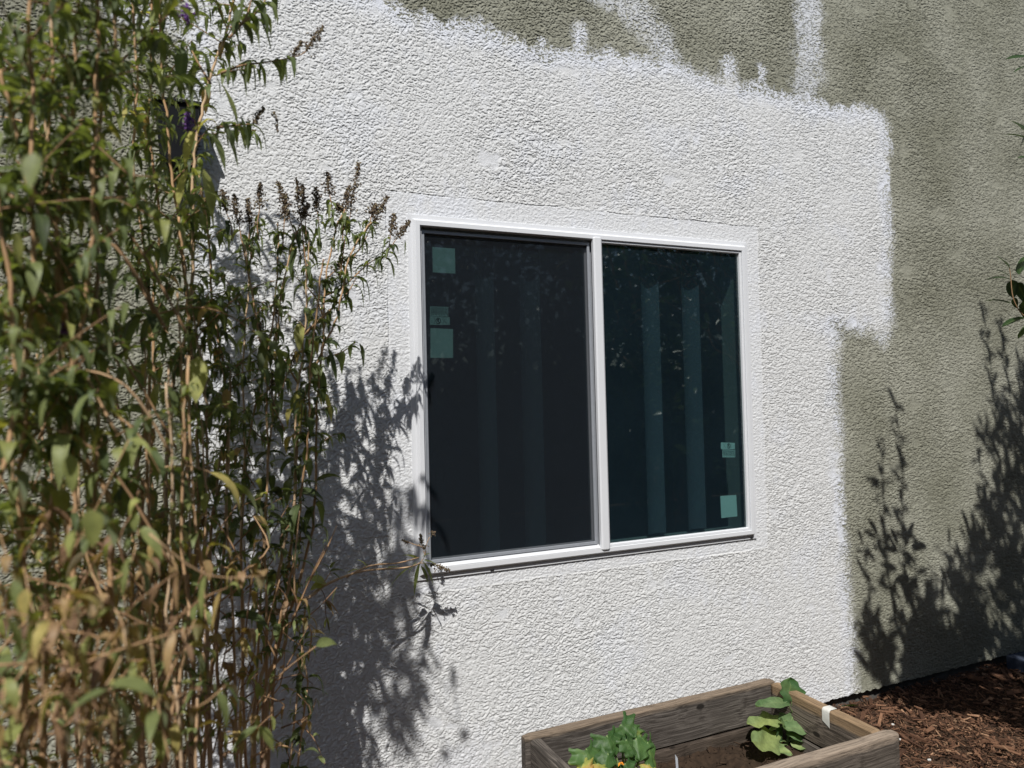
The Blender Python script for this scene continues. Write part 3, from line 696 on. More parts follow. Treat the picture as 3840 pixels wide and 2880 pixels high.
warmY = woodmat('bare_orange_side', (.08, .064, .05), (.22, .18, .145), None, axis=1, edge=(.27, .185, .11), edge_z=.036)
board(PX0-.012, PX1-.01, PY1-TH, PY1, zm+.003, PH, M['wood'], 0)                      # back
board(PX0-.012, PX1-.01, PY1-TH-.004, PY1-.004, GZ+.001, zm-.001, M['woodlow'], 0)
board(PX0-.012, PX1+.030, PY0, PY0+TH, zm+.003, PH, M['woodtop'], 0, 'board')          # front
board(PX0-.012, PX1+.026, PY0+.003, PY0+TH+.003, GZ+.001, zm-.001, M['woodlow'], 0)
board(PX0, PX0+TH, PY0+TH+.001, PY1-TH-.002, zm+.003, PH-.004, woodY, 1)
board(PX0+.003, PX0+TH, PY0+TH+.004, PY1-TH-.005, GZ+.001, zm-.001, woodY, 1)
rb = board(PX1-TH, PX1, PY0+TH+.001, PY1-TH-.002, zm+.003, PH-.002, warmY, 1)
board(PX1-TH-.003, PX1-.004, PY0+TH+.004, PY1-TH-.005, GZ+.001, zm-.001, woodY, 1)
# masking tape folded over the right board
tp_ = atz(3100, 2655, PH)
ty = float(np.clip(tp_[1], PY0+.1, PY1-.1))
b = MB(); x0, x1 = PX1-TH-.0015, PX1+.0012; y0, y1 = ty-.021, ty+.012; zt = PH+.0005
pr = [(x1, PH-.03), (x1, PH-.006), (x1-.006, zt), (x0+.008, zt), (x0+.002, zt-.003), (x0-.0006, zt-.010), (x0-.001, zt-.04), (x0-.001, zt-.062)]
V = []
for i, (x, z) in enumerate(pr): V += [(x, y0, z), (x, y1, z+(.016 if i == len(pr)-1 else 0))]
b.add(V, [(i*2, i*2+1, i*2+3, i*2+2) for i in range(len(pr)-1)])
o = b.build('tape_strip', M['tape'], smooth=True); o.parent = rb; o.location = -Vector(rb.location)-Vector(pb.location); tag(o, 'strip of white tape folded over the board')
# soil
sx = np.linspace(PX0+TH-.002, PX1-TH+.001, 150); sy = np.linspace(PY0+TH-.001, PY1-TH+.001, 80); X, Y = np.meshgrid(sx, sy)
Zs = .105+.016*pn(X*9, Y*9, 70)+.010*pn(X*28, Y*28, 71)+.006*pn(X*70, Y*70, 72)+.03*ss(.5, .3, X)*0
V = np.stack([X, Y, Zs], -1).reshape(-1, 3); ii = (np.arange(79)[:, None]*150+np.arange(149)[None]).ravel()
b = MB(); b.add(V, np.stack([ii, ii+1, ii+151, ii+150], -1), tint=0.1)
V, Q, t = chips(500, PX0+.06, PX1-.06, PY0+.06, PY1-.06, .112, .006, .03, 9, 0, .45); b.add(V, Q, tint=t)
so_ = tintmat('dark_soil', [(0, (.030, .019, .012)), (.5, (.075, .048, .030)), (1, (.16, .11, .07))], .95, 55, .006)
tag(b.build('soil', so_, smooth=True), 'dark crumbly soil filling the planter', 'soil', kind='stuff')
b = MB(); P0 = at(2540, 2882, .60)
b.add([P0+np.array(p) for p in ((-.006, 0, .045), (.004, .002, .03), (.010, .003, -.08), (.0, .001, -.08))], [(0, 1, 2, 3)])
b.add([P0+np.array(p) for p in ((-.006, .0015, .045), (.004, .0035, .03), (.010, .0045, -.08), (.0, .0025, -.08))], [(3, 2, 1, 0)])
tag(b.build('plant_tag', M['tagp']), 'pale plastic plant tag stuck in the planter soil', 'plant tag')

# ------------------------------------------------------------------ vegetables
def broad_leaf(name, mat, root, stem_from, base, tip, width, side_tilt, tint, lobes, parent, cup=.15, sag=.03):
    """petiole from stem to base, lobed blade from base to tip"""
    base = np.array(base); tip = np.array(tip); ax = tip-base; L = np.linalg.norm(ax); d = ax/L
    up = np.array(side_tilt, float); s = nrm(np.cross(d, up)); n = np.cross(s, d)
    nr, nc = 15, 9; V = []; mid = []; tn = []
    for i in range(nr):
        t = i/(nr-1)
        wv = math.sin(math.pi*min(1, t**.75*.98+.02))**.55
        wv *= 1+lobes*math.sin(t*math.pi*5.2+1.0)
        if i == nr-1: wv = .02
        for j in range(nc):
            v = (j/(nc-1)-.5)*2
            tt = t-.10*(abs(v)**1.5)*math.cos(t*3)
            p = base+d*L*tt+s*v*wv*width*.5+n*(cup*width*(abs(v)**1.5)*.5-sag*math.sin(t*math.pi*.5)**2*4*t*.3)
            p = p+np.array([0, 0, -sag*t*t])+n*.05*width*math.sin(9*t+3*v+tint*9)
            V.append(p); mid.append(max(0, 1-abs(v)*3) if abs(v) < .3 else (.72 if (i+int(abs(v)*5)) % 5 == 0 else 0)); tn.append(min(1, max(0, tint+.12*math.sin(4*t+2*v))))
    Q = [(i*nc+j, i*nc+j+1, (i+1)*nc+j+1, (i+1)*nc+j) for i in range(nr-1) for j in range(nc-1)]
    b = MB(); b.add(V, Q, tint=np.array(tn), mid=np.array(mid))
    o = b.build(name, mat, smooth=True); setparent(o, parent); return o
def subd(P, n=4, jit=0.0):
    P = np.asarray(P, float); t = np.arange(len(P)); tt = np.linspace(0, len(P)-1, (len(P)-1)*n+1)
    # catmull-rom
    out_ = []
    for x in tt:
        i = min(int(x), len(P)-2); f = x-i
        p0 = P[max(i-1, 0)]; p1 = P[i]; p2 = P[i+1]; p3 = P[min(i+2, len(P)-1)]
        out_.append(.5*((2*p1)+(-p0+p2)*f+(2*p0-5*p1+4*p2-p3)*f*f+(-p0+3*p1-3*p2+p3)*f**3))
    return np.array(out_)+(rng.normal(0, jit, (len(out_), 3)) if jit else 0)

eb = atz(2948, 2800, .105); ED = -eb[1]
eg = empty('eggplant', tuple(eb)); tag(eg, 'young eggplant with pale lobed leaves in the right end of the planter', 'plant')
def zc(x, y): return (2820+x/5.53, 2520+y/5.53)       # position inside the enlarged detail
def E_(x, y, dd=0.0): return at(*zc(x, y), ED+dd)
stem = subd([eb+np.array([0, 0, -.01]), E_(770, 1250), E_(800, 1050, .005), E_(850, 900), E_(832, 720), E_(822, 610)])
b = MB(); b.tube(stem, np.linspace(.0055, .0022, len(stem)), 7, tint=.45)
for a, c in ((E_(860, 880), E_(700, 650, .01)), (E_(850, 930), E_(950, 870, .01)), (E_(800, 1050), E_(640, 1030, .01)), (E_(780, 1200), E_(590, 1010, -.01)), (E_(770, 1300), E_(720, 1260, .02)), (E_(750, 1480), E_(590, 1450, .02)), (E_(750, 1460), E_(830, 1440, .02)), (E_(740, 1500), E_(560, 1380, -.02)), (E_(730, 1520), E_(620, 1560, .03))):
    m_ = (a+c)/2+np.array([0, 0, .006]); pth = subd([a, m_, c], 3); b.tube(pth, np.linspace(.0024, .0016, len(pth)), 5, tint=.6)
setparent(b.build('stem', M['gstem'], smooth=True), eg)
EL = [  # base, tip, width, normal, tint, lobes, sag
 ((822, 600, 0), (770, 225, -.02), .080, (.1, -1, .35), .12, .10, .0),
 ((700, 640, .01), (240, 590, .03), .034, (-.1, -.45, 1), .35, .05, .012),
 ((600, 1000, -.01), (90, 960, .03), .040, (0, -.55, 1), .78, .20, .012),
 ((660, 1060, .01), (1480, 960, .03), .058, (.1, -.75, .8), .42, .20, .0),
 ((700, 1140, .03), (1260, 1190, .06), .035, (.1, -.5, .8), .40, .12, .0),
 ((580, 1130, -.02), (410, 1160, .0), .014, (0, -.3, 1), .6, .0, .004),
 ((730, 1270, .02), (1010, 1330, .05), .024, (0, -.5, 1), .30, .05, .01),
 ((760, 1180, .0), (1140, 1290, -.03), .040, (0, .1, 1), .05, .10, .01),
 ((700, 1170, .02), (600, 1000, .04), .018, (.6, -1, .3), .45, .0, .0),
 ((560, 1440, .02), (120, 1440, .06), .062, (0, -.8, .8), .72, .10, .0),
 ((500, 1400, -.01), (430, 1280, -.02), .035, (0, -1, .5), .8, .1, .0),
 ((830, 1450, .02), (1190, 1520, .06), .034, (0, -.75, .8), .66, .06, .0),
 ((500, 1570, .04), (760, 1690, .08), .024, (0, -.6, 1), .66, .06, .0),
 ((620, 1350, .0), (520, 1250, .01), .034, (0, -1, .5), .10, .06, .0)]
for (bs, tp2, wd, nn, tn, lb, sg) in EL:
    a_, c_ = E_(*bs), E_(*tp2); c_ = a_+(c_-a_)*1.2
    broad_leaf('leaf', M['eleaf'], eg, None, a_, c_, wd*1.5, nn, tn, lb*1.5, eg, .12, sg)
b = MB(); leaves(b, [E_(740, 1500, -.02), E_(700, 1430, -.02), E_(760, 1420, -.02)], [(-.3, 0, .2), (-.5, 0, .5), (.3, 0, .3)], .035, .028, .3, np.array([.99, .97, .95]), nr=6, shape='oval')
setparent(b.build('dry_leaf', M['sleaf'], smooth=True), eg)

sb = atz(2330, 2960, .105); sb[1] = -.56; sb[0] = at(2335, 2900, .56)[0]
sq = empty('squash_plant', tuple(sb)); tag(sq, 'wilting squash plant with drooping and yellowing leaves in the left end of the planter', 'plant')
def zs_(x, y): return (2060+x/5.027, 2680+y/5.027)
def S_(x, y, dd=0.0): return at(*zs_(x, y), .55+dd)
def wilted(apex, rx_, drop, tint, seed, open_=0.5, edge=0.0):
    r = np.random.default_rng(seed); tilt = r.normal(0, .35)
    d = nrm(np.array([math.sin(tilt), -.35-open_*1.6, -1.0+open_*.9])); Ln = drop*.95+rx_*.45
    nn = np.array([r.normal(0, .2), -1, .55+open_])
    base = apex; tip = apex+d*Ln; s_ = nrm(np.cross(d, nn)); n_ = np.cross(s_, d)
    nr, nc = 19, 15; V = []; tn = []; md = []
    for i in range(nr):
        t = i/(nr-1)
        for j in range(nc):
            v = (j/(nc-1)-.5)*2; av = abs(v)
            wv = (math.sin(math.pi*min(1, t*.86+.14))**.5)*(1+.20*math.sin(t*15+1.2)) if i < nr-1 else .06
            tt = t-.34*av**1.6*(1-t)+.03*math.sin(v*9+r.random()*.3)
            V.append(base+d*Ln*tt+s_*v*wv*rx_*1.5-n_*rx_*(.55*av**1.7)+n_*rx_*.08*math.cos(v*8.5)*(.3+t)+r.normal(0, .0005, 3))
            tn.append(min(1, max(0, tint+.10*math.sin(3*v+5*t)+edge*max(0, t+av*.8-.9)*2))); md.append(.9 if j == nc//2 or (j in (2, 5, 9, 12) and i % 1 == 0 and av < .9 and t > .1) else 0)
    Q = [(i*nc+j, i*nc+j+1, (i+1)*nc+j+1, (i+1)*nc+j) for i in range(nr-1) for j in range(nc-1)]
    b = MB(); b.add(V, Q, tint=np.array(tn), mid=np.array(md)); o = b.build('leaf', M['sleaf'], smooth=True); setparent(o, sq); return o
SL = [((690, 650, .02), .036, .050, .42, 1, .15, .35), ((1080, 400, 0), .034, .050, .22, 2, .1, 0), ((1350, 190, -.02), .034, .042, .20, 3, .25, 0), ((1560, 210, -.02), .028, .028, .50, 4, .35, 0),
      ((1640, 450, .01), .034, .050, .38, 5, .2, 0), ((1450, 480, .03), .022, .042, .30, 6, .1, 0), ((1860, 530, .02), .018, .085, .42, 7, 0, .05), ((1100, 740, .05), .020, .065, .25, 8, 0, 0), 
      ((900, 930, .06), .030, .025, .80, 10, .4, .3), ((1250, 920, .03), .028, .025, .93, 11, .4, .1), ((1860, 940, .04), .020, .03, .82, 12, .3, .2), ((600, 990, .07), .026, .02, .82, 13, .5, .1), ((1430, 930, .06), .022, .04, .2, 14, .1, 0)]
b = MB()
for (a, rr, dr, tn, sd, op, ed) in SL:
    A = S_(*a); wilted(A, rr, dr, tn, sd, op, ed)
    mid_ = (A+sb)/2+np.array([rng.normal(0, .01), rng.normal(0, .01), .03]); pth = subd([sb+np.array([rng.normal(0, .008), rng.normal(0, .008), 0]), mid_, A+np.array([0, 0, .001])], 5)
    b.tube(pth, np.linspace(.0046, .0024, len(pth)), 6, tint=.75)
setparent(b.build('stem', M['gstem'], smooth=True), sq)
for p in ((1340, 900, .065),):
    c = S_(*p); b = MB(); leaves(b, [c]*5, rng.normal(0, 1, (5, 3))*[1, 1, .5]+[0, 0, -.8], .014, .007, .3, .5, nr=5); setparent(b.build('flower', M['orange'], smooth=True), sq)

# ------------------------------------------------------------------ butterfly bushes
def seed_head(base, tip, r0, parent, n=110, mat='seed', name='seed_head', branch=True):
    n = int(n*1.35); r0 = r0*1.5
    base = np.array(base); tip = np.array(tip); ax = tip-base; L = np.linalg.norm(ax); d = ax/L
    s = nrm(np.cross(d, [0.2, 1, .1])); u = np.cross(s, d)
    b = MB(); b.tube(subd([base, (base+tip)/2+s*.004, tip], 3), np.linspace(.0016, .0006, 7), 4, tint=.6)
    t = np.sort(rng.random(n)**.85); th = rng.random(n)*6.283
    rad = r0*(1-.7*t)*(.15+.85*rng.random(n))*(1+.5*np.sin(t*24+th*2)+.35*np.sin(th*3+t*9)); sz = .0023*(.7+.7*rng.random(n))
    c = base+d*(L*t)[:, None]+(s*np.cos(th)[:, None]+u*np.sin(th)[:, None])*rad[:, None]
    oct_ = np.array([(1, 0, 0), (-1, 0, 0), (0, 1, 0), (0, -1, 0), (0, 0, 1.6), (0, 0, -1.6)], float)
    R = np.linalg.qr(rng.normal(0, 1, (n, 3, 3)))[0]
    V = c[:, None]+np.einsum('nij,kj->nki', R, oct_)*sz[:, None, None]
    T = np.array([(0, 2, 4), (2, 1, 4), (1, 3, 4), (3, 0, 4), (2, 0, 5), (1, 2, 5), (3, 1, 5), (0, 3, 5)])
    TT = (T[None]+(np.arange(n)*6)[:, None, None]).reshape(-1, 3)
    b.add(V.reshape(-1, 3), None, TT, tint=np.repeat(np.clip(rng.normal(.4, .25, n), 0, 1), 6))
    o = b.build(name, M[mat]); setparent(o, parent); return o

def cane(bush, path, r0, r1, fol, leaf_from=.25, leaf_len=.09, dens=1.0, node=.075, tint0=.35, color=.6, tuft=.8, dry=.05, big=1.0, name='cane'):
    P = subd(path, 6, .0016); b = MB()
    ph = rng.random(4)*6.28; q_ = np.linspace(0, 1, len(P)); amp_ = .014*np.sin(np.pi*np.clip(q_*1.02, 0, 1))
    P[:, 0] += amp_*(np.sin(q_*8+ph[0])+.18*np.sin(q_*27+ph[1])); P[:, 1] += amp_*np.sin(q_*9+ph[2])
    seg = np.linalg.norm(np.diff(P, axis=0), axis=1); s = np.concatenate([[0], np.cumsum(seg)]); T = s[-1]
    b.tube(P, r0+(r1-r0)*(s/T)**.8, 6, tint=np.clip(color+rng.normal(0, .08), 0, 1))
    o = b.build(name, M['bark'], smooth=True); setparent(o, bush)
    B = []; Dn = []; L = []; W = []; dr = []; tn = []
    k = 0; x = T*leaf_from*rng.uniform(.8, 1.1)
    while x < T:
        f = x/T; p = np.array([np.interp(x, s, P[:, i]) for i in range(3)])
        a0 = k*math.pi/2+rng.normal(0, .4); k += 1
        for side in (0, math.pi):
            if rng.random() < dens:
                a = a0+side; el = rng.normal(.45, .3)
                B.append(p); Dn.append((math.cos(a)*math.cos(el), math.sin(a)*math.cos(el), math.sin(el)))
                ll = leaf_len*rng.uniform(.55, 1.25)*(1.05-.55*max(0, f-.6)/.4)*big; L.append(ll); W.append(ll*rng.uniform(.21, .36)); dr.append(rng.uniform(.45, 1.35))
                tt = np.clip(tint0+rng.normal(0, .16)+(.38 if rng.random() < .10 else 0), 0, .84)
                if rng.random() < dry: tt = rng.uniform(.86, 1.0)
                tn.append(tt)
            if rng.random() < tuft:
                a = a0+side+rng.normal(0, .3); off = p+np.array([math.cos(a), math.sin(a), .5])*.006
                for q in range(rng.integers(2, 5)):
                    a2 = a+rng.normal(0, .8); B.append(off); Dn.append((math.cos(a2), math.sin(a2), rng.uniform(.1, 1.2)))
                    ll = leaf_len*rng.uniform(.25, .5); L.append(ll); W.append(ll*rng.uniform(.18, .30)); dr.append(rng.uniform(.3, 1.2)); tn.append(np.clip(tint0+rng.normal(.03, .14), 0, .8))
        x += node*rng.uniform(.7, 1.3)
    leaves(fol, np.array(B).reshape(-1, 3), np.array(Dn).reshape(-1, 3), np.array(L), np.array(W), np.array(dr), np.array(tn))
    return P
def shoot(fol, twigs, p, d, L, n, tint0, leaf_len):
    """side shoot with its own small leaves"""
    d = nrm(np.array(d, float)); P = subd([p, p+d*L*.5+np.array([0, 0, .01]), p+d*L+np.array([0, 0, .012])], 3); twigs.tube(P, np.linspace(.0018, .0009, len(P)), 4, tint=.4)
    t = np.linspace(.25, 1, n); B = np.array([P[int(x*(len(P)-1))] for x in t]); a = rng.random(n)*6.28
    Dn = np.stack([np.cos(a), np.sin(a), rng.normal(.2, .4, n)], 1)+d*.5
    leaves(fol, B, Dn, leaf_len*rng.uniform(.5, 1.1, n), leaf_len*rng.uniform(.14, .24, n), rng.uniform(.5, 1.4, n), np.clip(tint0+rng.normal(0, .15, n), 0, .84))
    return P[-1]
def disp(pts, D0, D1=None):
    D1 = D0 if D1 is None else D1; n = len(pts)
    return [atd(x, y, D0+(D1-D0)*i/(n-1)) for i, (x, y) in enumerate(pts)]

# A: bush against the white wall, its seed heads reach towards the window
ba_ = atd(560, 1640, .5); ba_[2] = GZ
bushA = empty('butterfly_bush', tuple(ba_)); tag(bushA, 'leggy butterfly bush with brown seed heads right beside the window', 'shrub', 'butterfly bushes')
fol = MB(); tw = TW()
def gbase(x, y, D): p = atd(x, y, D); p = p.copy(); p[2] = GZ-.02; return p
A_paths = [
 ([(548, 1700), (553, 1556), (573, 1473), (597, 1373), (600, 1293), (613, 1173), (623, 1106), (630, 886), (647, 793), (658, 693), (665, 600), (668, 520)], .50, .42, .0075),
 ([(552, 1700), (567, 1506), (613, 1406), (630, 1273), (647, 1106), (653, 903), (693, 760), (727, 670), (750, 560), (800, 480)], .48, .40, .007),
 ([(556, 1700), (580, 1500), (633, 1280), (667, 1106), (683, 836), (700, 720), (712, 600), (722, 520), (745, 450)], .46, .42, .0062),
 ([(575, 1700), (582, 1290), (578, 1106), (573, 936), (563, 813), (540, 603), (525, 520)], .52, .45, .006),
 ([(495, 1700), (498, 1400), (500, 1106), (497, 860)], .60, .60, .006),
 ([(560, 1700), (600, 1450), (628, 1250), (640, 1100), (655, 950), (668, 820), (690, 640), (700, 560)], .55, .47, .0055),
 ([(530, 1700), (535, 1400), (530, 1100), (545, 900), (580, 700), (598, 560), (600, 480)], .42, .38, .005),
 ([(520, 1700), (520, 1400), (512, 1150), (520, 950), (530, 750), (545, 560), (552, 480)], .38, .34, .005),
 ([(600, 1700), (655, 1480), (660, 1420), (655, 1300)], .45, .45, .004),
 ([(590, 1690), (640, 1520), (665, 1430), (640, 1330), (632, 1200)], .43, .45, .0035),
 ([(545, 1700), (560, 1350), (570, 1000), (590, 820), (610, 640), (640, 500)], .46, .40, .0045)]
tops = []
for pts, D0, D1, r0 in A_paths:
    path = disp(pts, D0, D1); path[0] = path[0]*1.0; path[0][2] = min(path[0][2], .1); path = [np.array([path[0][0], path[0][1], GZ-.02])]+path
    P = cane(bushA, path, r0, .0022, fol, .52, .090, .9, .06, .26, rng.uniform(.68, .95), .9, .02)
    tops.append(P)
# side branches carrying plumes: (from, to) in the view, D
plumes = [((668, 560), (652, 400), .40), ((665, 600), (640, 385), .40), ((652, 560), (600, 392), .38), ((735, 600), (775, 352), .38), ((740, 520), (755, 400), .39), ((760, 560), (838, 424), .36), ((790, 500), (812, 440), .37),
          ((718, 480), (708, 372), .41), ((690, 520), (682, 405), .40), ((820, 565), (884, 478), .33), ((835, 560), (852, 462), .33), ((545, 560), (535, 430), .35), ((560, 520), (562, 395), .35), ((530, 560), (505, 420), .36), ((610, 540), (618, 420), .38),
          ((700, 620), (740, 560), .38), ((590, 740), (600, 640), .30), ((575, 800), (560, 690), .28), ((600, 860), (640, 760), .28), ((590, 900), (588, 800), .28), ((500, 520), (480, 410), .38), ((640, 520), (665, 440), .38), ((755, 480), (728, 440), .38)]
for (p0, p1, D) in plumes:
    a = atd(*p0, D+.02); c = atd(*p1, D); m_ = a*.45+c*.55
    tw.tube(subd([a, (a+m_)/2+rng.normal(0, .004, 3), m_], 3), np.linspace(.0022, .0014, 7), 5, tint=.45)
    seed_head(m_, c, .013, bushA, 130)
    n = 9; t = np.linspace(0, .8, n)[:, None]; Bp = a+(m_-a)*t; an = rng.random(n)*6.28
    leaves(fol, Bp, np.stack([np.cos(an), np.sin(an), rng.normal(.1, .3, n)], 1), rng.uniform(.03, .075, n), rng.uniform(.007, .017, n), rng.uniform(.8, 1.5, n), np.clip(rng.normal(.3, .15, n), 0, .8))
# long side arms to the right
for pts, D0, D1 in (([(700, 640), (740, 620), (790, 575), (818, 555)], .38, .33), ([(650, 730), (690, 690), (745, 640), (770, 600)], .40, .38), ([(655, 800), (700, 775), (740, 760), (768, 740)], .42, .38),
                    ([(645, 830), (600, 760), (560, 720)], .40, .34), ([(700, 690), (680, 640), (640, 600)], .40, .35)):
    P = subd(disp(pts, D0, D1), 4); tw.tube(P, np.linspace(.0032, .0014, len(P)), 5, tint=.55)
    for q in range(2, len(P), 2):
        an = rng.random()*6.28
        leaves(fol, [P[q]]*2, [(math.cos(an), math.sin(an), .3), (-math.cos(an), -math.sin(an), .3)], rng.uniform(.05, .10, 2), rng.uniform(.012, .024, 2), rng.uniform(.9, 1.6, 2), np.clip(rng.normal(.3, .15, 2), 0, .8))
# extra leaves seen large: (base, length, width, dir, tint)
for (x, y, D, L, wd, d, tn) in ((708, 775, .42, .105, .028, (.3, -.2, -1), .22), (690, 820, .43, .11, .030, (.1, -.3, -1), .28), (672, 745, .43, .10, .034, (-.1, -.3, -1), .30), (640, 560, .42, .09, .030, (-.3, -.3, -.9), .10), (700, 870, .42, .09, .024, (.3, -.2, -1), .83),
                                (648, 720, .45, .09, .032, (-.1, -.4, -1), .76), (565, 780, .50, .085, .03, (.1, -.4, -1), .80), (738, 640, .38, .09, .022, (.4, -.2, -.9), .2), (875, 545, .33, .05, .012, (-.1, -.1, -1), .25), (610, 800, .46, .1, .035, (-.2, -.3, -1), .3), (640, 870, .46, .1, .035, (.1, -.3, -1), .78)):
    leaves(fol, [atd(x, y-25, D)], [d], L, wd, .5, tn, roll=np.array([rng.normal(0, .3)]))
# arching low branch reaching across the sill
arch = disp([(575, 1340), (640, 1296), (666, 1291), (701, 1265), (748, 1244), (795, 1232), (877, 1226), (908, 1216)], .42, .16)
P = subd(arch, 5); b = MB(); b.tube(P, np.linspace(.0062, .0024, len(P)), 6, tint=.85); setparent(b.build('cane', M['bark'], smooth=True), bushA)
P2 = subd(disp([(748, 1246), (800, 1222), (860, 1216), (905, 1204)], .30, .17), 4); tw.tube(P2, np.linspace(.0036, .0017, len(P2)), 5, tint=.8)
tip = P[-1]
seed_head(atd(930, 1218, .15), atd(971, 1232, .13), .010, bushA, 90)
seed_head(atd(916, 1186, .15), atd(907, 1155, .14), .009, bushA, 60)
seed_head(atd(933, 1156, .15), atd(939, 1150, .14), .008, bushA, 25)
seed_head(atd(882, 1172, .16), atd(868, 1166, .16), .004, bushA, 25)
for pts in ([(908, 1216), (918, 1200), (920, 1180), (928, 1160)], [(918, 1200), (915, 1190)], [(916, 1182), (895, 1176), (870, 1166)], [(908, 1216), (930, 1218)]):
    Q_ = subd(disp(pts, .155, .15), 3) ; tw.tube(Q_, .0011, 4, tint=.75)
for (x, y, x2, y2, wd, tn) in ((908, 1212, 898, 1282, .020, .5), (912, 1210, 931, 1262, .020, .52), (900, 1214, 886, 1240, .016, .5), (885, 1226, 848, 1270, .016, .45), (905, 1208, 870, 1200, .012, .62), (915, 1210, 944, 1226, .013, .5), (912, 1204, 930, 1196, .014, .4), (910, 1222, 922, 1260, .010, .15)):
    a = atd(x, y, .16); c = atd(x2, y2, .12+rng.random()*.05); d = c-a; L = np.linalg.norm(d)
    leaves(fol, [a], [d+np.array([0, 0, .35*L])], L*1.1, wd*1.5, .35, tn, roll=np.array([rng.normal(0, .3)]))
for (x, y, x2, y2, wd, tn) in ((705, 1262, 668, 1245, .03, .66), (700, 1262, 672, 1270, .025, .7), (712, 1235, 742, 1228, .017, .4), (712, 1232, 700, 1215, .012, .4), (718, 1238, 735, 1250, .018, .42), (714, 1228, 722, 1212, .010, .45), (748, 1240, 775, 1225, .008, .62), (795, 1228, 775, 1205, .010, .70), (835, 1228, 860, 1222, .008, .7)):
    a = atd(x, y, .32); c = atd(x2, y2, .33); d = c-a; L = np.linalg.norm(d)
    leaves(fol, [a], [d+np.array([0, 0, .2*L])], L*1.15, wd*1.3, .4, tn, roll=np.array([.5]))
Q_ = subd(disp([(690, 1272), (702, 1255), (716, 1232)], .33, .32), 3); tw.tube(Q_, .0014, 4, tint=.9)
# hanging dead tip below
Q_ = subd(disp([(690, 1268), (702, 1290), (704, 1330), (712, 1360)], .30, .30), 4); tw.tube(Q_, .0012, 4, tint=.3)
for (x, y, x2, y2, tn) in ((703, 1295, 724, 1324, .93), (703, 1300, 716, 1318, .15), (704, 1296, 735, 1318, .98), (704, 1330, 712, 1352, .62), (706, 1335, 700, 1358, .66), (708, 1350, 712, 1368, .02)):
    a = atd(x, y, .30); c = atd(x2, y2, .30); d = c-a; leaves(fol, [a], [d], np.linalg.norm(d)*1.1, .014, .4, tn)
# dry tangle round the foot of the bush
for i in range(46):
    x = rng.uniform(440, 670); y = rng.uniform(1230, 1640); D = rng.uniform(.35, .65); a = atd(x, y, D)
    d = nrm(np.array([rng.normal(.1, .5), rng.normal(0, .3), rng.normal(.4, .6)])); L = rng.uniform(.06, .24)
    Pq = subd([a, a+d*L*.5+rng.normal(0, .015, 3), a+d*L+rng.normal(0, .02, 3)], 3); tw.tube(Pq, np.linspace(.0026, .0010, len(Pq)), 4, tint=rng.uniform(.3, .8))
    if rng.random() < .8: leaves(fol, [Pq[-1], Pq[3]], rng.normal(0, 1, (2, 3)), rng.uniform(.03, .06, 2), rng.uniform(.008, .018, 2), rng.uniform(.5, 1.5, 2), rng.choice([.4, .55, .93, .97, 1.0], 2))
for i in range(26):
    a = atd(rng.uniform(470, 700), rng.uniform(600, 1180), rng.uniform(.35, .55)); shoot(fol, tw, a, (rng.normal(0, .7), rng.normal(-.1, .5), rng.uniform(.2, .9)), rng.uniform(.05, .12), 8, .25, .05)
tw.build_parts('twig', 'fine_twigs', M['bark'], bushA); setparent(fol.build('foliage', M['bleaf'], smooth=True), bushA)

# B: middle bush
bb_ = atd(330, 1640, .85); bb_[2] = GZ
bushB = empty('butterfly_bush', tuple(bb_)); tag(bushB, 'tall butterfly bush with stout tan canes in the middle of the thicket', 'shrub', 'butterfly bushes')
fol = MB(); tw = TW()
B_paths = [
 ([(452, 1700), (450, 1273), (457, 1106), (450, 1000), (437, 853), (423, 740), (415, 660)], .85, .85, .0078, .45),
 ([(357, 1700), (357, 1106), (365, 853), (383, 753), (400, 620), (413, 400), (430, 283), (457, 180), (487, 93), (507, 0), (512, -60)], .85, .70, .0085, .30),
 ([(425, 1700), (430, 1106), (420, 986), (407, 836), (407, 686), (402, 560), (385, 470)], .90, .85, .0075, .35),
 ([(310, 1700), (303, 1106), (283, 1020), (233, 836), (200, 686), (165, 560), (120, 420), (90, 200)], 1.0, 1.0, .008, .35),
 ([(470, 1700), (462, 1400), (470, 1106), (490, 950), (497, 800)], .75, .7, .006, .5),
 ([(390, 1700), (380, 1300), (395, 1000), (398, 700), (380, 450), (372, 300), (350, 120), (345, -60)], .70, .65, .006, .35),
 ([(440, 1700), (475, 1200), (480, 900), (470, 700), (455, 520), (430, 380)], .65, .6, .0055, .4),
 ([(270, 1700), (290, 1300), (300, 1000), (320, 800), (310, 600), (290, 400), (300, 200), (280, -80)], .80, .75, .006, .35),
 ([(340, 1700), (330, 1200), (325, 900), (345, 650), (350, 450), (320, 250), (325, 60), (320, -90)], .62, .60, .006, .35),
 ([(404, 1640), (420, 1440), (400, 1380), (396, 1240), (420, 1130)], .80, .85, .006, .6)]
for pts, D0, D1, r0, lf in B_paths:
    path = disp(pts, D0*.72, D1*.72); path = [np.array([path[0][0], path[0][1], GZ-.02])]+path
    P = cane(bushB, path, r0, .003, fol, min(.9, lf+.25), .105, .8, .07, .40, rng.uniform(.65, 1), .8, .08)
    for q in range(14):
        k = rng.integers(int(len(P)*.5), len(P)); shoot(fol, tw, P[k], (rng.normal(0, .8), rng.normal(0, .8), rng.uniform(.1, .8)), rng.uniform(.06, .18), 10, .34, .065)
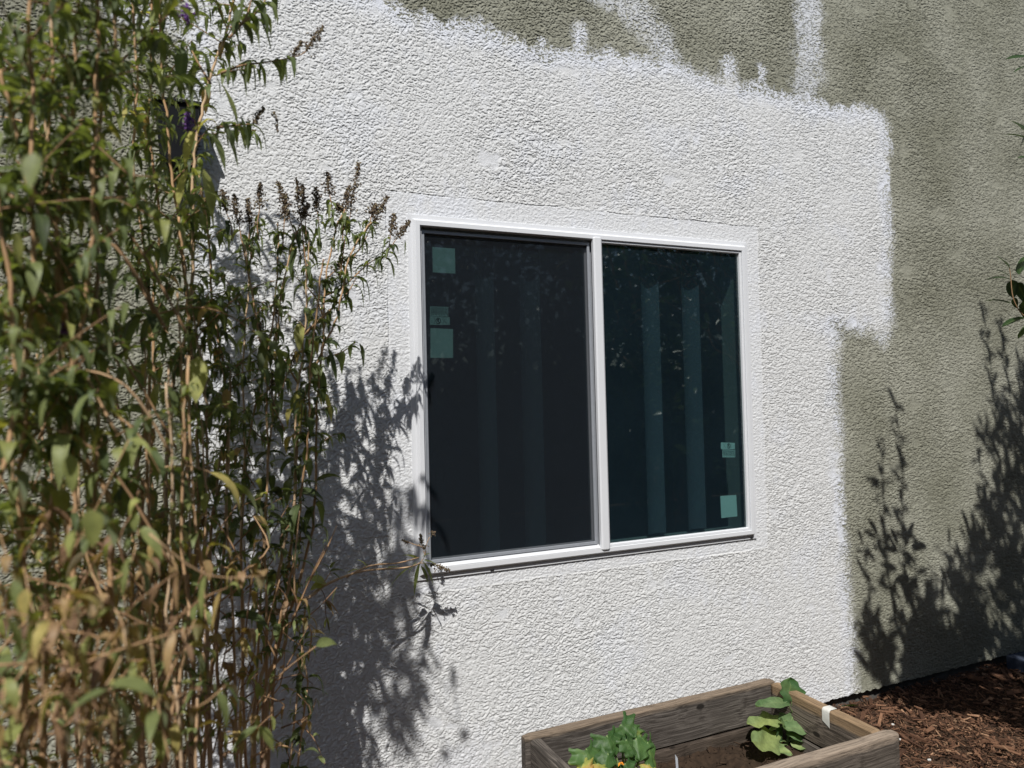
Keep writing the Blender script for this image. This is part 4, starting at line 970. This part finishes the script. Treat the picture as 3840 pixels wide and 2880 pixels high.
for i in range(18):                                   # thin bare side canes
    x0 = rng.uniform(90, 520); x1 = x0+rng.normal(0, 45); D = rng.uniform(.65, 1.05); yt = rng.uniform(620, 1000)
    pth = disp([(x0, 1700), (x0*.7+x1*.3+rng.normal(0, 8), 1400), (x0*.4+x1*.6, 1150), (x1, yt)], D); pth = [np.array([pth[0][0], pth[0][1], GZ-.02])]+pth
    cane(bushB, pth, rng.uniform(.004, .006), .002, fol, .6, .07, .5, .07, .45, rng.uniform(.7, 1), .8, .2)
for pts, D in (([(478, 158), (520, 142), (570, 135), (630, 125)], .62), ([(498, 60), (530, 45), (560, 20), (590, -30)], .66), ([(455, 180), (430, 140), (415, 110)], .7), ([(470, 275), (500, 272), (540, 268)], .6), ([(495, 82), (530, 40), (545, -10)], .7)):
    P = subd(disp(pts, D+.05, D), 4); tw.tube(P, np.linspace(.0035, .0014, len(P)), 5, tint=.5)
    for q in range(3, len(P), 2):
        an = rng.random()*6.28; leaves(fol, [P[q]]*3, [(math.cos(an), math.sin(an), .3), (-math.cos(an), -math.sin(an), .3), (math.sin(an), .2, .5)], rng.uniform(.05, .10, 3), rng.uniform(.011, .024, 3), rng.uniform(.9, 1.6, 3), np.clip(rng.normal(.28, .15, 3), 0, .8))
seed_head(atd(660, 112, .6), atd(698, 58, .58), .013, bushB, 110); seed_head(atd(630, 125, .6), atd(652, 90, .6), .010, bushB, 60); seed_head(atd(548, 268, .6), atd(570, 232, .58), .009, bushB, 70)
seed_head(atd(592, 240, .6), atd(600, 285, .6), .005, bushB, 20)
Q_ = subd(disp([(630, 125), (650, 118), (662, 110)], .6), 3); tw.tube(Q_, .0014, 4, tint=.5)
for (x, y, D, L, wd, d, tn) in ((425, 290, .75, .115, .034, (-.35, -.3, -1), .80), (440, 385, .75, .12, .038, (.2, -.3, -1), .70), (405, 385, .75, .10, .036, (-.3, -.3, -1), .78), (475, 195, .68, .13, .034, (.45, -.2, -.9), .58), (455, 300, .7, .11, .03, (.4, -.2, -.9), .42),
                                (430, 790, .9, .10, .048, (-.1, -.4, -1), .74), (395, 120, .75, .12, .03, (-.1, -.3, -1), .3), (425, 160, .75, .09, .034, (-.2, -.3, -1), .66), (480, 280, .66, .12, .024, (.45, -.1, -1), .25), (520, 270, .62, .09, .018, (.3, -.1, -1), .2),
                                (500, 60, .66, .11, .024, (.3, -.1, -1), .25), (545, 150, .62, .09, .018, (.1, -.1, -1), .3), (560, 60, .66, .09, .020, (.5, -.1, -1), .3), (490, 860, .62, .05, .022, (-.1, -.2, -1), .93)):
    leaves(fol, [atd(x, y-20, D)], [d], L, wd, .5, tn, roll=np.array([rng.normal(0, .3)]))
for (x, y, D) in ((404, 30, .72), (405, 265, .78), (132, 720, 1.1)):
    c = atd(x, y, D); o = seed_head(c+np.array([0, 0, -.022]), c+np.array([0, 0, .022]), .012, bushB, 60, 'petal', 'flower_head')
for i in range(125):
    x = rng.uniform(60, 560); y = 1640-520*rng.random()**1.5; D = rng.uniform(.45, .85); a = atd(x, y, D)
    d = nrm(np.array([rng.normal(0, .4), rng.normal(0, .3), rng.normal(.7, .6)])); L = rng.uniform(.06, .26)
    Pq = subd([a, a+d*L*.5+rng.normal(0, .015, 3), a+d*L+rng.normal(0, .03, 3)], 3); tw.tube(Pq, np.linspace(.0022, .001, len(Pq)), 4, tint=rng.uniform(.25, .8))
    leaves(fol, Pq[[3, 5, 6]], rng.normal(0, 1, (3, 3)), rng.uniform(.03, .075, 3), rng.uniform(.01, .024, 3), rng.uniform(.5, 1.5, 3), rng.choice([.3, .4, .5, .6, .65, .72, .93, 1.0] if y < 1270 and rng.random() < .8 else [.5, .65, .86, .9, .93, .95, 1.0, 1.0], 3))
for i in range(34):
    x = rng.uniform(765, 912); y = 1000+640*rng.random()**.7; D = np.interp(y, [1000, 1350, 1640], [1.12, 1.25, 1.42])+rng.uniform(0, .12)
    lim = np.interp(y, [1000, 1200, 1500, 1650], [890, 915, 915, 880])
    if x > lim: x = lim-rng.uniform(0, 60)
    W_ = atd(x, y, 0); a = W_+np.array([-SUN_T*D, -D, SUN_H*D]); d = nrm(np.array([rng.normal(.05, .25), rng.normal(0, .3), 1.0])); L = rng.uniform(.15, .32)
    Pq = subd([a, a+d*L*.5, a+d*L+np.array([.02, 0, 0])], 4); tw.tube(Pq, np.linspace(.003, .0012, len(Pq)), 4, tint=.5)
    m = 12; k = rng.integers(0, len(Pq), m); an = rng.random(m)*6.28; k = k[:7]; an = an[:7]; m = 7
    leaves(fol, Pq[k], np.stack([np.cos(an), np.sin(an), rng.normal(0, .4, m)], 1), rng.uniform(.06, .13, m), rng.uniform(.015, .032, m), rng.uniform(.6, 1.5, m), np.clip(rng.normal(.35, .15, m), 0, .84))
    hub = np.array([-.95, -1.25, 2.45]); h_ = hub+rng.normal(0, .12, 3)*[1, .6, .6]; tw.tube(subd([h_, (h_+a)/2+np.array([0, 0, .10]), a], 4), np.linspace(.003, .002, 9), 4, tint=.5)
for (x, y, x2, y2, D) in ((985, 1560, 978, 1440, 1.42), (975, 1620, 1012, 1580, 1.5), (940, 1655, 968, 1625, 1.5)):
    q = []
    for (u, v) in ((x, y), (x2, y2)):
        W_ = atd(u, v, 0); q.append(W_+np.array([-SUN_T*D, -D, SUN_H*D]))
    tw.tube(subd([np.array([-.95, -1.25, 2.45]), (q[0]*.6+np.array([-.92, -1.25, 2.55])*.4), q[0], q[0]*.5+q[1]*.5], 4), .0022, 4, tint=.5); seed_head(q[0]*.4+q[1]*.6, q[1], .013, bushB, 110)
tw.build_parts('twig', 'fine_twigs', M['bark'], bushB); setparent(fol.build('foliage', M['bleaf'], smooth=True), bushB)

# C: nearest bush, at the left edge of the view
bc_ = atd(120, 1640, 1.25); bc_[2] = GZ
bushC = empty('butterfly_bush', tuple(bc_)); tag(bushC, 'dense leafy butterfly bush nearest the camera at the far left', 'shrub', 'butterfly bushes')
fol = MB(); tw = TW()
C_paths = [
 ([(256, 1700), (247, 1106), (213, 1013), (160, 820), (127, 686), (100, 500), (60, 400), (33, 267), (0, 150)], 1.25, 1.25, .009, .25),
 ([(60, 1700), (60, 1106), (57, 986), (55, 786), (53, 570), (60, 380), (70, 180), (60, -60)], 1.3, 1.3, .007, .25),
 ([(90, 1700), (100, 1106), (117, 920), (133, 753), (140, 560), (150, 380), (160, 180), (170, -80)], 1.2, 1.15, .0075, .3),
 ([(190, 1700), (195, 1200), (190, 900), (205, 600), (215, 433), (240, 213), (247, 133), (255, -90)], 1.1, 1.05, .007, .3),
 ([(10, 1700), (0, 1250), (12, 950), (8, 700), (-10, 400), (-15, 100)], 1.35, 1.35, .007, .2),
 ([(130, 1700), (140, 1300), (165, 1050), (175, 800), (215, 560), (200, 300), (205, 60), (200, -90)], 1.3, 1.2, .007, .3),
 ([(30, 1700), (35, 1300), (28, 1000), (80, 700), (100, 450), (110, 200), (105, -90)], 1.15, 1.1, .006, .25),
 ([(228, 1700), (232, 1560), (240, 1450), (250, 1380)], 1.3, 1.3, .012, .9)]
for pts, D0, D1, r0, lf in C_paths:
    path = disp(pts, D0*.88, D1*.88); path = [np.array([path[0][0], path[0][1], GZ-.02])]+path
    P = cane(bushC, path, r0, .003, fol, min(.9, lf+.16), .085, .8, .06, .45, rng.uniform(.6, 1), .8, .10)
    if lf < .8:
        for q in range(14):
            k = rng.integers(int(len(P)*.35), len(P)); shoot(fol, tw, P[k], (rng.normal(0, .8), rng.normal(.2, .8), rng.uniform(.1, .8)), rng.uniform(.06, .20), 10, .38, .068)
for pts, D in (([(0, 1233), (140, 1270), (267, 1326), (350, 1363)], 1.2), ([(127, 1366), (277, 1383), (400, 1413)], 1.3), ([(0, 1430), (150, 1436), (317, 1426)], 1.35), ([(0, 1550), (73, 1520), (153, 1443)], 1.4)):
    P = subd(disp(pts, D, D-.05), 5, .002); b = MB(); b.tube(P, np.linspace(.0022, .0015, len(P)), 6, tint=.45); setparent(b.build('cane', M['bark'], smooth=True), bushC)
for (x, y, D, L, wd, d, tn) in ((75, 350, 1.45, .07, .030, (-.1, -.3, -1), .62), (180, 470, 1.35, .085, .030, (.5, -.2, -1), .60), (35, 520, 1.4, .06, .02, (.1, -.2, -1), .82), (195, 1120, 1.4, .07, .04, (.1, -.3, -1), .73), (160, 1165, 1.4, .05, .03, (-.2, -.3, -1), .76), (10, 1350, 1.45, .085, .028, (.5, -.1, -1), .64), (60, 1360, 1.45, .075, .024, (0, -.1, -1), .66), (235, 1500, 1.45, .09, .035, (1, -.1, .1), .62),
                                (230, 1510, 1.45, .08, .022, (-1, -.1, -.1), .45), (250, 1525, 1.45, .10, .026, (.5, -.1, -1), .55), (225, 1520, 1.45, .08, .022, (.6, -.2, -.7), .5), (110, 1510, 1.45, .06, .018, (-.4, -.1, -1), .95), (150, 1000, 1.3, .08, .028, (.1, -.2, -1), .7), (100, 880, 1.35, .06, .02, (-.2, -.2, -1), .62), (300, 1230, 1.2, .09, .04, (.3, -.1, -1), .4), (275, 1210, 1.25, .08, .03, (.8, -.1, -.2), .72),
                                (470, 1480, 1.1, .11, .022, (.5, -.1, -.5), .45), (460, 1480, 1.1, .10, .018, (.1, -.1, -1), .42), (440, 1490, 1.1, .09, .02, (-.6, -.1, -.4), .5), (560, 1590, 1.1, .08, .03, (.4, -.1, -.5), .66), (555, 1590, 1.1, .08, .022, (-.5, -.1, -.1), .45), (560, 1590, 1.1, .07, .022, (.8, -.1, -.6), .5)):
    leaves(fol, [atd(x, y-20, D)], [d], L*.72, wd*.8, .55, tn*.9, roll=np.array([rng.normal(0, .35)]))
for i in range(40):
    x = rng.uniform(-30, 400); y = rng.uniform(-60, 620)
    if x > 390 and rng.random() < .45: continue
    shoot(fol, tw, atd(x, y, rng.uniform(.55, 1.15)), (rng.normal(0, .7), rng.normal(0, .5), rng.uniform(.1, .9)), rng.uniform(.08, .20), 11, .42, .085)
for i in range(26):                                   # arching side stems
    x = rng.uniform(-20, 430); y = rng.uniform(500, 1450); D = rng.uniform(.6, 1.15); a = atd(x, y, D); sgn_ = rng.choice([-1, 1]) if x < 190 else -1; L = rng.uniform(.25, .5)
    Pq = subd([a, a+np.array([sgn_*L*.25, rng.normal(0, .05), L*.45]), a+np.array([sgn_*L*.6, rng.normal(0, .08), L*.55]), a+np.array([sgn_*L*.9, rng.normal(0, .1), L*.38])], 5)
    tw.tube(Pq, np.linspace(.0028, .0011, len(Pq)), 5, tint=rng.uniform(.4, .9)); m = 14; k = rng.integers(3, len(Pq), m); an = rng.random(m)*6.28
    leaves(fol, Pq[k], np.stack([np.cos(an), np.sin(an), rng.normal(.1, .4, m)], 1), rng.uniform(.05, .12, m), rng.uniform(.014, .030, m), rng.uniform(.6, 1.4, m), np.clip(rng.normal(.42 if y < 1200 else .62, .18, m), 0, .95))
for i in range(120):
    x = rng.uniform(-20, 380); y = 1660-520*rng.random()**1.5; D = rng.uniform(1.0, 1.4); a = atd(x, y, D)
    d = nrm(np.array([rng.normal(0, .4), rng.normal(0, .3), rng.normal(.7, .6)])); L = rng.uniform(.05, .22)
    Pq = subd([a, a+d*L*.5+rng.normal(0, .015, 3), a+d*L+rng.normal(0, .03, 3)], 3); tw.tube(Pq, np.linspace(.0017, .0009, len(Pq)), 4, tint=rng.uniform(.25, .8))
    leaves(fol, Pq[[3, 5, 6]], rng.normal(0, 1, (3, 3)), rng.uniform(.03, .07, 3), rng.uniform(.01, .022, 3), rng.uniform(.5, 1.5, 3), rng.choice([.3, .4, .5, .6, .65, .72, .93, 1.0] if y < 1270 and rng.random() < .8 else [.5, .65, .86, .9, .93, .95, 1.0, 1.0], 3))
tw.build_parts('twig', 'fine_twigs', M['bark'], bushC); setparent(fol.build('foliage', M['bleaf'], smooth=True), bushC)

# ------------------------------------------------------------------ fruit tree right of the view (shades the wall's right side)
TX, TY = 3.45, -1.75
tree = empty('fruit_tree', (TX, TY, GZ)); tag(tree, 'leafy young fruit tree whose branch tips reach in at the right edge', 'tree')
fol = MB(); br = TW()
b = MB(); b.tube(subd([(TX, TY, GZ-.05), (TX+.02, TY+.02, .5), (TX-.02, TY, 1.1), (TX+.02, TY+.03, 1.7)], 5), np.linspace(.05, .03, 16), 9, tint=.2); setparent(b.build('trunk', M['bark'], smooth=True), tree)
def sh(xd, yd, D):                                   # tree point whose shadow falls at this place on the wall
    p = atd(xd, yd, 0); return p+np.array([-SUN_T*D, -D, SUN_H*D])
def tshoot(pts, D0, D1, r0=.008, ll=.098, node=.027, name='branch', dens=1):
    n = len(pts); P = subd([sh(x, y, D0+(D1-D0)*i/(n-1)) for i, (x, y) in enumerate(pts)], 6, .002)
    br.tube(P, np.linspace(r0, .0016, len(P)), 5, tint=.25)
    seg = np.linalg.norm(np.diff(P, axis=0), axis=1); s = np.concatenate([[0], np.cumsum(seg)]); x = .01
    B = []; Dn = []
    k = 0
    while x < s[-1]:
        p = np.array([np.interp(x, s, P[:, i]) for i in range(3)]); a = k*2.4; k += 1
        B.append(p); Dn.append((math.cos(a), math.sin(a), rng.uniform(.2, 1.3))); x += node*rng.uniform(.6, 1.4)/dens
    n = len(B); tp_r = 1-.35*np.linspace(0, 1, n)**1.3
    leaves(fol, B, Dn, ll*rng.uniform(.6, 1.25, n)*tp_r, ll*rng.uniform(.26, .42, n)*tp_r, rng.uniform(.1, .6, n), np.clip(rng.normal(.35, .18, n), 0, 1), nr=6, shape='oval')
for pts in ([(2010, 1480), (1965, 1300), (1950, 1150), (1948, 1000), (1938, 920), (1930, 858)], [(1960, 1400), (1920, 1250), (1908, 1100), (1906, 1010), (1898, 938)], [(1905, 1480), (1885, 1350), (1873, 1250), (1862, 1170)], [(2200, 1300), (2165, 1150), (2155, 950), (2140, 800), (2122, 655)],
            [(2180, 1300), (2150, 1150), (2125, 1050), (2105, 960)], [(2215, 1150), (2190, 950), (2180, 850), (2160, 690)], [(2110, 1480), (2085, 1350), (2060, 1250), (2048, 1160)], [(1990, 1450), (1985, 1350), (1975, 1180)], [(2240, 1300), (2210, 1000), (2200, 800)],
            [(2060, 1480), (2030, 1400), (1990, 1330), (1950, 1300)], [(1925, 1500), (1900, 1420), (1868, 1380), (1850, 1330)]):
    tshoot(pts, 1.42, 1.30)
for i in range(150):                                  # body of the crown, shadow side by shadow side
    x = rng.uniform(1880, 2420); lim = np.interp(x, [1860, 1950, 2060, 2110, 2160, 2300, 2420], [1370, 1330, 1270, 1130, 900, 760, 700]); y = rng.uniform(lim+30, 1500)
    if x < 2020 and rng.random() < .45: continue
    if rng.random() < .35: x = rng.uniform(2080, 2260); y = rng.uniform(np.interp(x, [2080, 2160, 2260], [1100, 900, 800]), 1450)
    D = rng.uniform(1.30, 2.1) if x > 1990 else rng.uniform(1.3, 1.6); dx = rng.normal(0, 26)
    tshoot([(x, y), (x+dx*.5, y-35), (x+dx, y-75)], D, D+rng.normal(0, .05), .005, .105, .024, dens=1)
for i in range(170):                                  # lower crown: shades the mulch
    x = rng.uniform(1960, 2500); g = atd(x, rng.uniform(np.interp(x, [1800, 2212, 2500], [1500, 1400, 1340]), np.interp(x, [1880, 2000, 2212, 2500], [1505, 1535, 1560, 1560])), 0)
    dxy = ray(x*3840/2212, 0); u = rng.uniform(1.0, 1.0); gp = atz(x*3840/2212, rng.uniform(np.interp(x, [1800, 2212, 2500], [1505, 1410, 1350]), np.interp(x, [1880, 2000, 2212, 2500], [1512, 1540, 1565, 1570]))*3840/2212, GZ)
    k_ = rng.uniform(1.25, 1.9)-(-gp[1]); a = gp+np.array([-SUN_T, -1, SUN_H])*k_; a2 = a+np.array([rng.normal(0, .05), rng.normal(0, .05), .12]); br.tube([a, a2], [.003, .002], 4, tint=.3)
    m = 10; tt = rng.random(m)[:, None]; an = rng.random(m)*6.28
    leaves(fol, a+(a2-a)*tt, np.stack([np.cos(an), np.sin(an), rng.uniform(-.2, 1.2, m)], 1), rng.uniform(.07, .13, m), rng.uniform(.028, .05, m), rng.uniform(.1, .6, m), np.clip(rng.normal(.35, .18, m), 0, 1), nr=6, shape='oval')
top = np.array([TX+.02, TY+.03, 1.6])
for i in range(16):
    q = sh(rng.uniform(1900, 2350), rng.uniform(1150, 1400), rng.uniform(1.35, 1.9)); br.tube(subd([top-np.array([0, 0, rng.uniform(0, .8)]), (top+q)/2+np.array([0, 0, -.08])+rng.normal(0, .05, 3), q], 5), np.linspace(.012, .004, 11), 6, tint=.2)
# twig tips that show at the right edge of the view
def edge_twig(pts, D, lv):
    P = subd([at(x, y, D) for x, y in pts], 4); br.tube(P, np.linspace(.0028, .0012, len(P)), 5, tint=.5)
    for (x, y, x2, y2, wd, tn) in lv:
        a = at(x, y, D); c = at(x2, y2, D-.02); d = c-a; L = np.linalg.norm(d); leaves(fol, [a], [d+np.array([0, 0, .15*L])], L*1.15, wd*1.35, .25, tn, nr=7, shape='oval', roll=np.array([rng.normal(.5, .25)]))
edge_twig([(3990, 1330), (3900, 1220), (3835, 1180), (3800, 1120), (3790, 1040), (3785, 1000)], .85,
          [(3788, 1008, 3744, 962, .022, .30), (3785, 1035, 3740, 1012, .012, .15), (3792, 1046, 3706, 1044, .018, .22), (3822, 1030, 3842, 962, .026, .35), (3795, 1050, 3800, 1110, .030, .05), (3788, 1138, 3700, 1124, .020, .22), (3845, 1190, 3766, 1218, .022, .3), (3812, 1060, 3850, 1130, .028, .1), (3800, 1118, 3812, 1150, .016, .1), (3835, 1130, 3862, 1200, .03, .2), (3850, 1050, 3900, 1080, .03, .2), (3870, 1210, 3822, 1262, .018, .75)])
edge_twig([(3990, 250), (3900, 225), (3850, 215)], 1.08, [(3870, 215, 3782, 216, .014, .3), (3870, 240, 3808, 266, .014, .3)])
edge_twig([(3990, 560), (3900, 520), (3850, 500)], 1.08, [(3860, 505, 3800, 455, .022, .3), (3852, 520, 3775, 502, .016, .2), (3860, 590, 3820, 590, .012, .3), (3850, 510, 3830, 545, .02, .2)])
br.build_parts('branch', 'fine_branches', M['bark'], tree); setparent(fol.build('foliage', M['tleaf'], smooth=True), tree)

# ------------------------------------------------------------------ unseen, behind the camera: fence, and hedge added to darken the glass reflection
b = MB(); x = -6.0
fence = empty('board_fence', (2, -6.2, GZ)); tag(fence, 'dark wooden board fence across the yard behind the hedge', 'fence')
while x < 12: b.box(x, x+.135, -6.2, -6.18, GZ, 1.85+.01*rng.random(), .003); x += .142
setparent(b.build('boards', M['fence']), fence)
def hedge(x0, x1, y0, y1, z0, z1, n, label, seed):
    h = empty('evergreen_shrub', ((x0+x1)/2, (y0+y1)/2, GZ)); tag(h, label, 'shrub', 'tall shrubs across the yard')
    b = MB(); r = np.random.default_rng(seed); cx, cy, cz = (x0+x1)/2, (y0+y1)/2, (z0+z1)/2
    d = nrm(r.normal(0, 1, (n, 3))); lump = 1+.18*np.sin(d[:, 0]*9+d[:, 2]*7+seed)+.12*np.sin(d[:, 1]*13+d[:, 2]*11)
    rad = (r.random(n)**.30)*lump
    B = np.array([cx, cy, cz])+d*rad[:, None]*np.array([(x1-x0)/2, (y1-y0)/2, (z1-z0)/2])
    Dn = r.normal(0, 1, (n, 3))+d; leaves(b, B, Dn, r.uniform(.12, .24, n), r.uniform(.05, .10, n), r.uniform(.2, .8, n), np.clip(r.normal(.25, .2, n), 0, 1), nr=4, shape=[.05, .9, .8, .02])
    setparent(b.build('foliage', M['tleaf'], smooth=True), h)
    b = MB()
    for i in range(5):
        q = np.array([cx, cy, cz])+nrm(r.normal(0, 1, 3)+[0, 0, 1])*np.array([(x1-x0)*.3, (y1-y0)*.3, (z1-z0)*.3]); b.tube(subd([(cx+r.normal(0, .1), cy, GZ-.05), (cx+r.normal(0, .1), cy, .6), q], 4), np.linspace(.05, .015, 9), 6, tint=.1)
    setparent(b.build('stems', M['bark'], smooth=True), h)
labs = ['leftmost tall evergreen shrub across the yard', 'second tall evergreen shrub across the yard from the left', 'middle evergreen shrub across the yard', 'second tall evergreen shrub across the yard from the right', 'rightmost tall evergreen shrub across the yard']
for i, (a, c) in enumerate(((-3.6, -.6), (-1.2, 1.6), (1.0, 3.8), (3.2, 6.2), (5.6, 9.0))):
    hedge(a, c, -5.9, -4.3, GZ+.1, 4.0+.3*(i % 2), 5200, labs[i], 20+i)
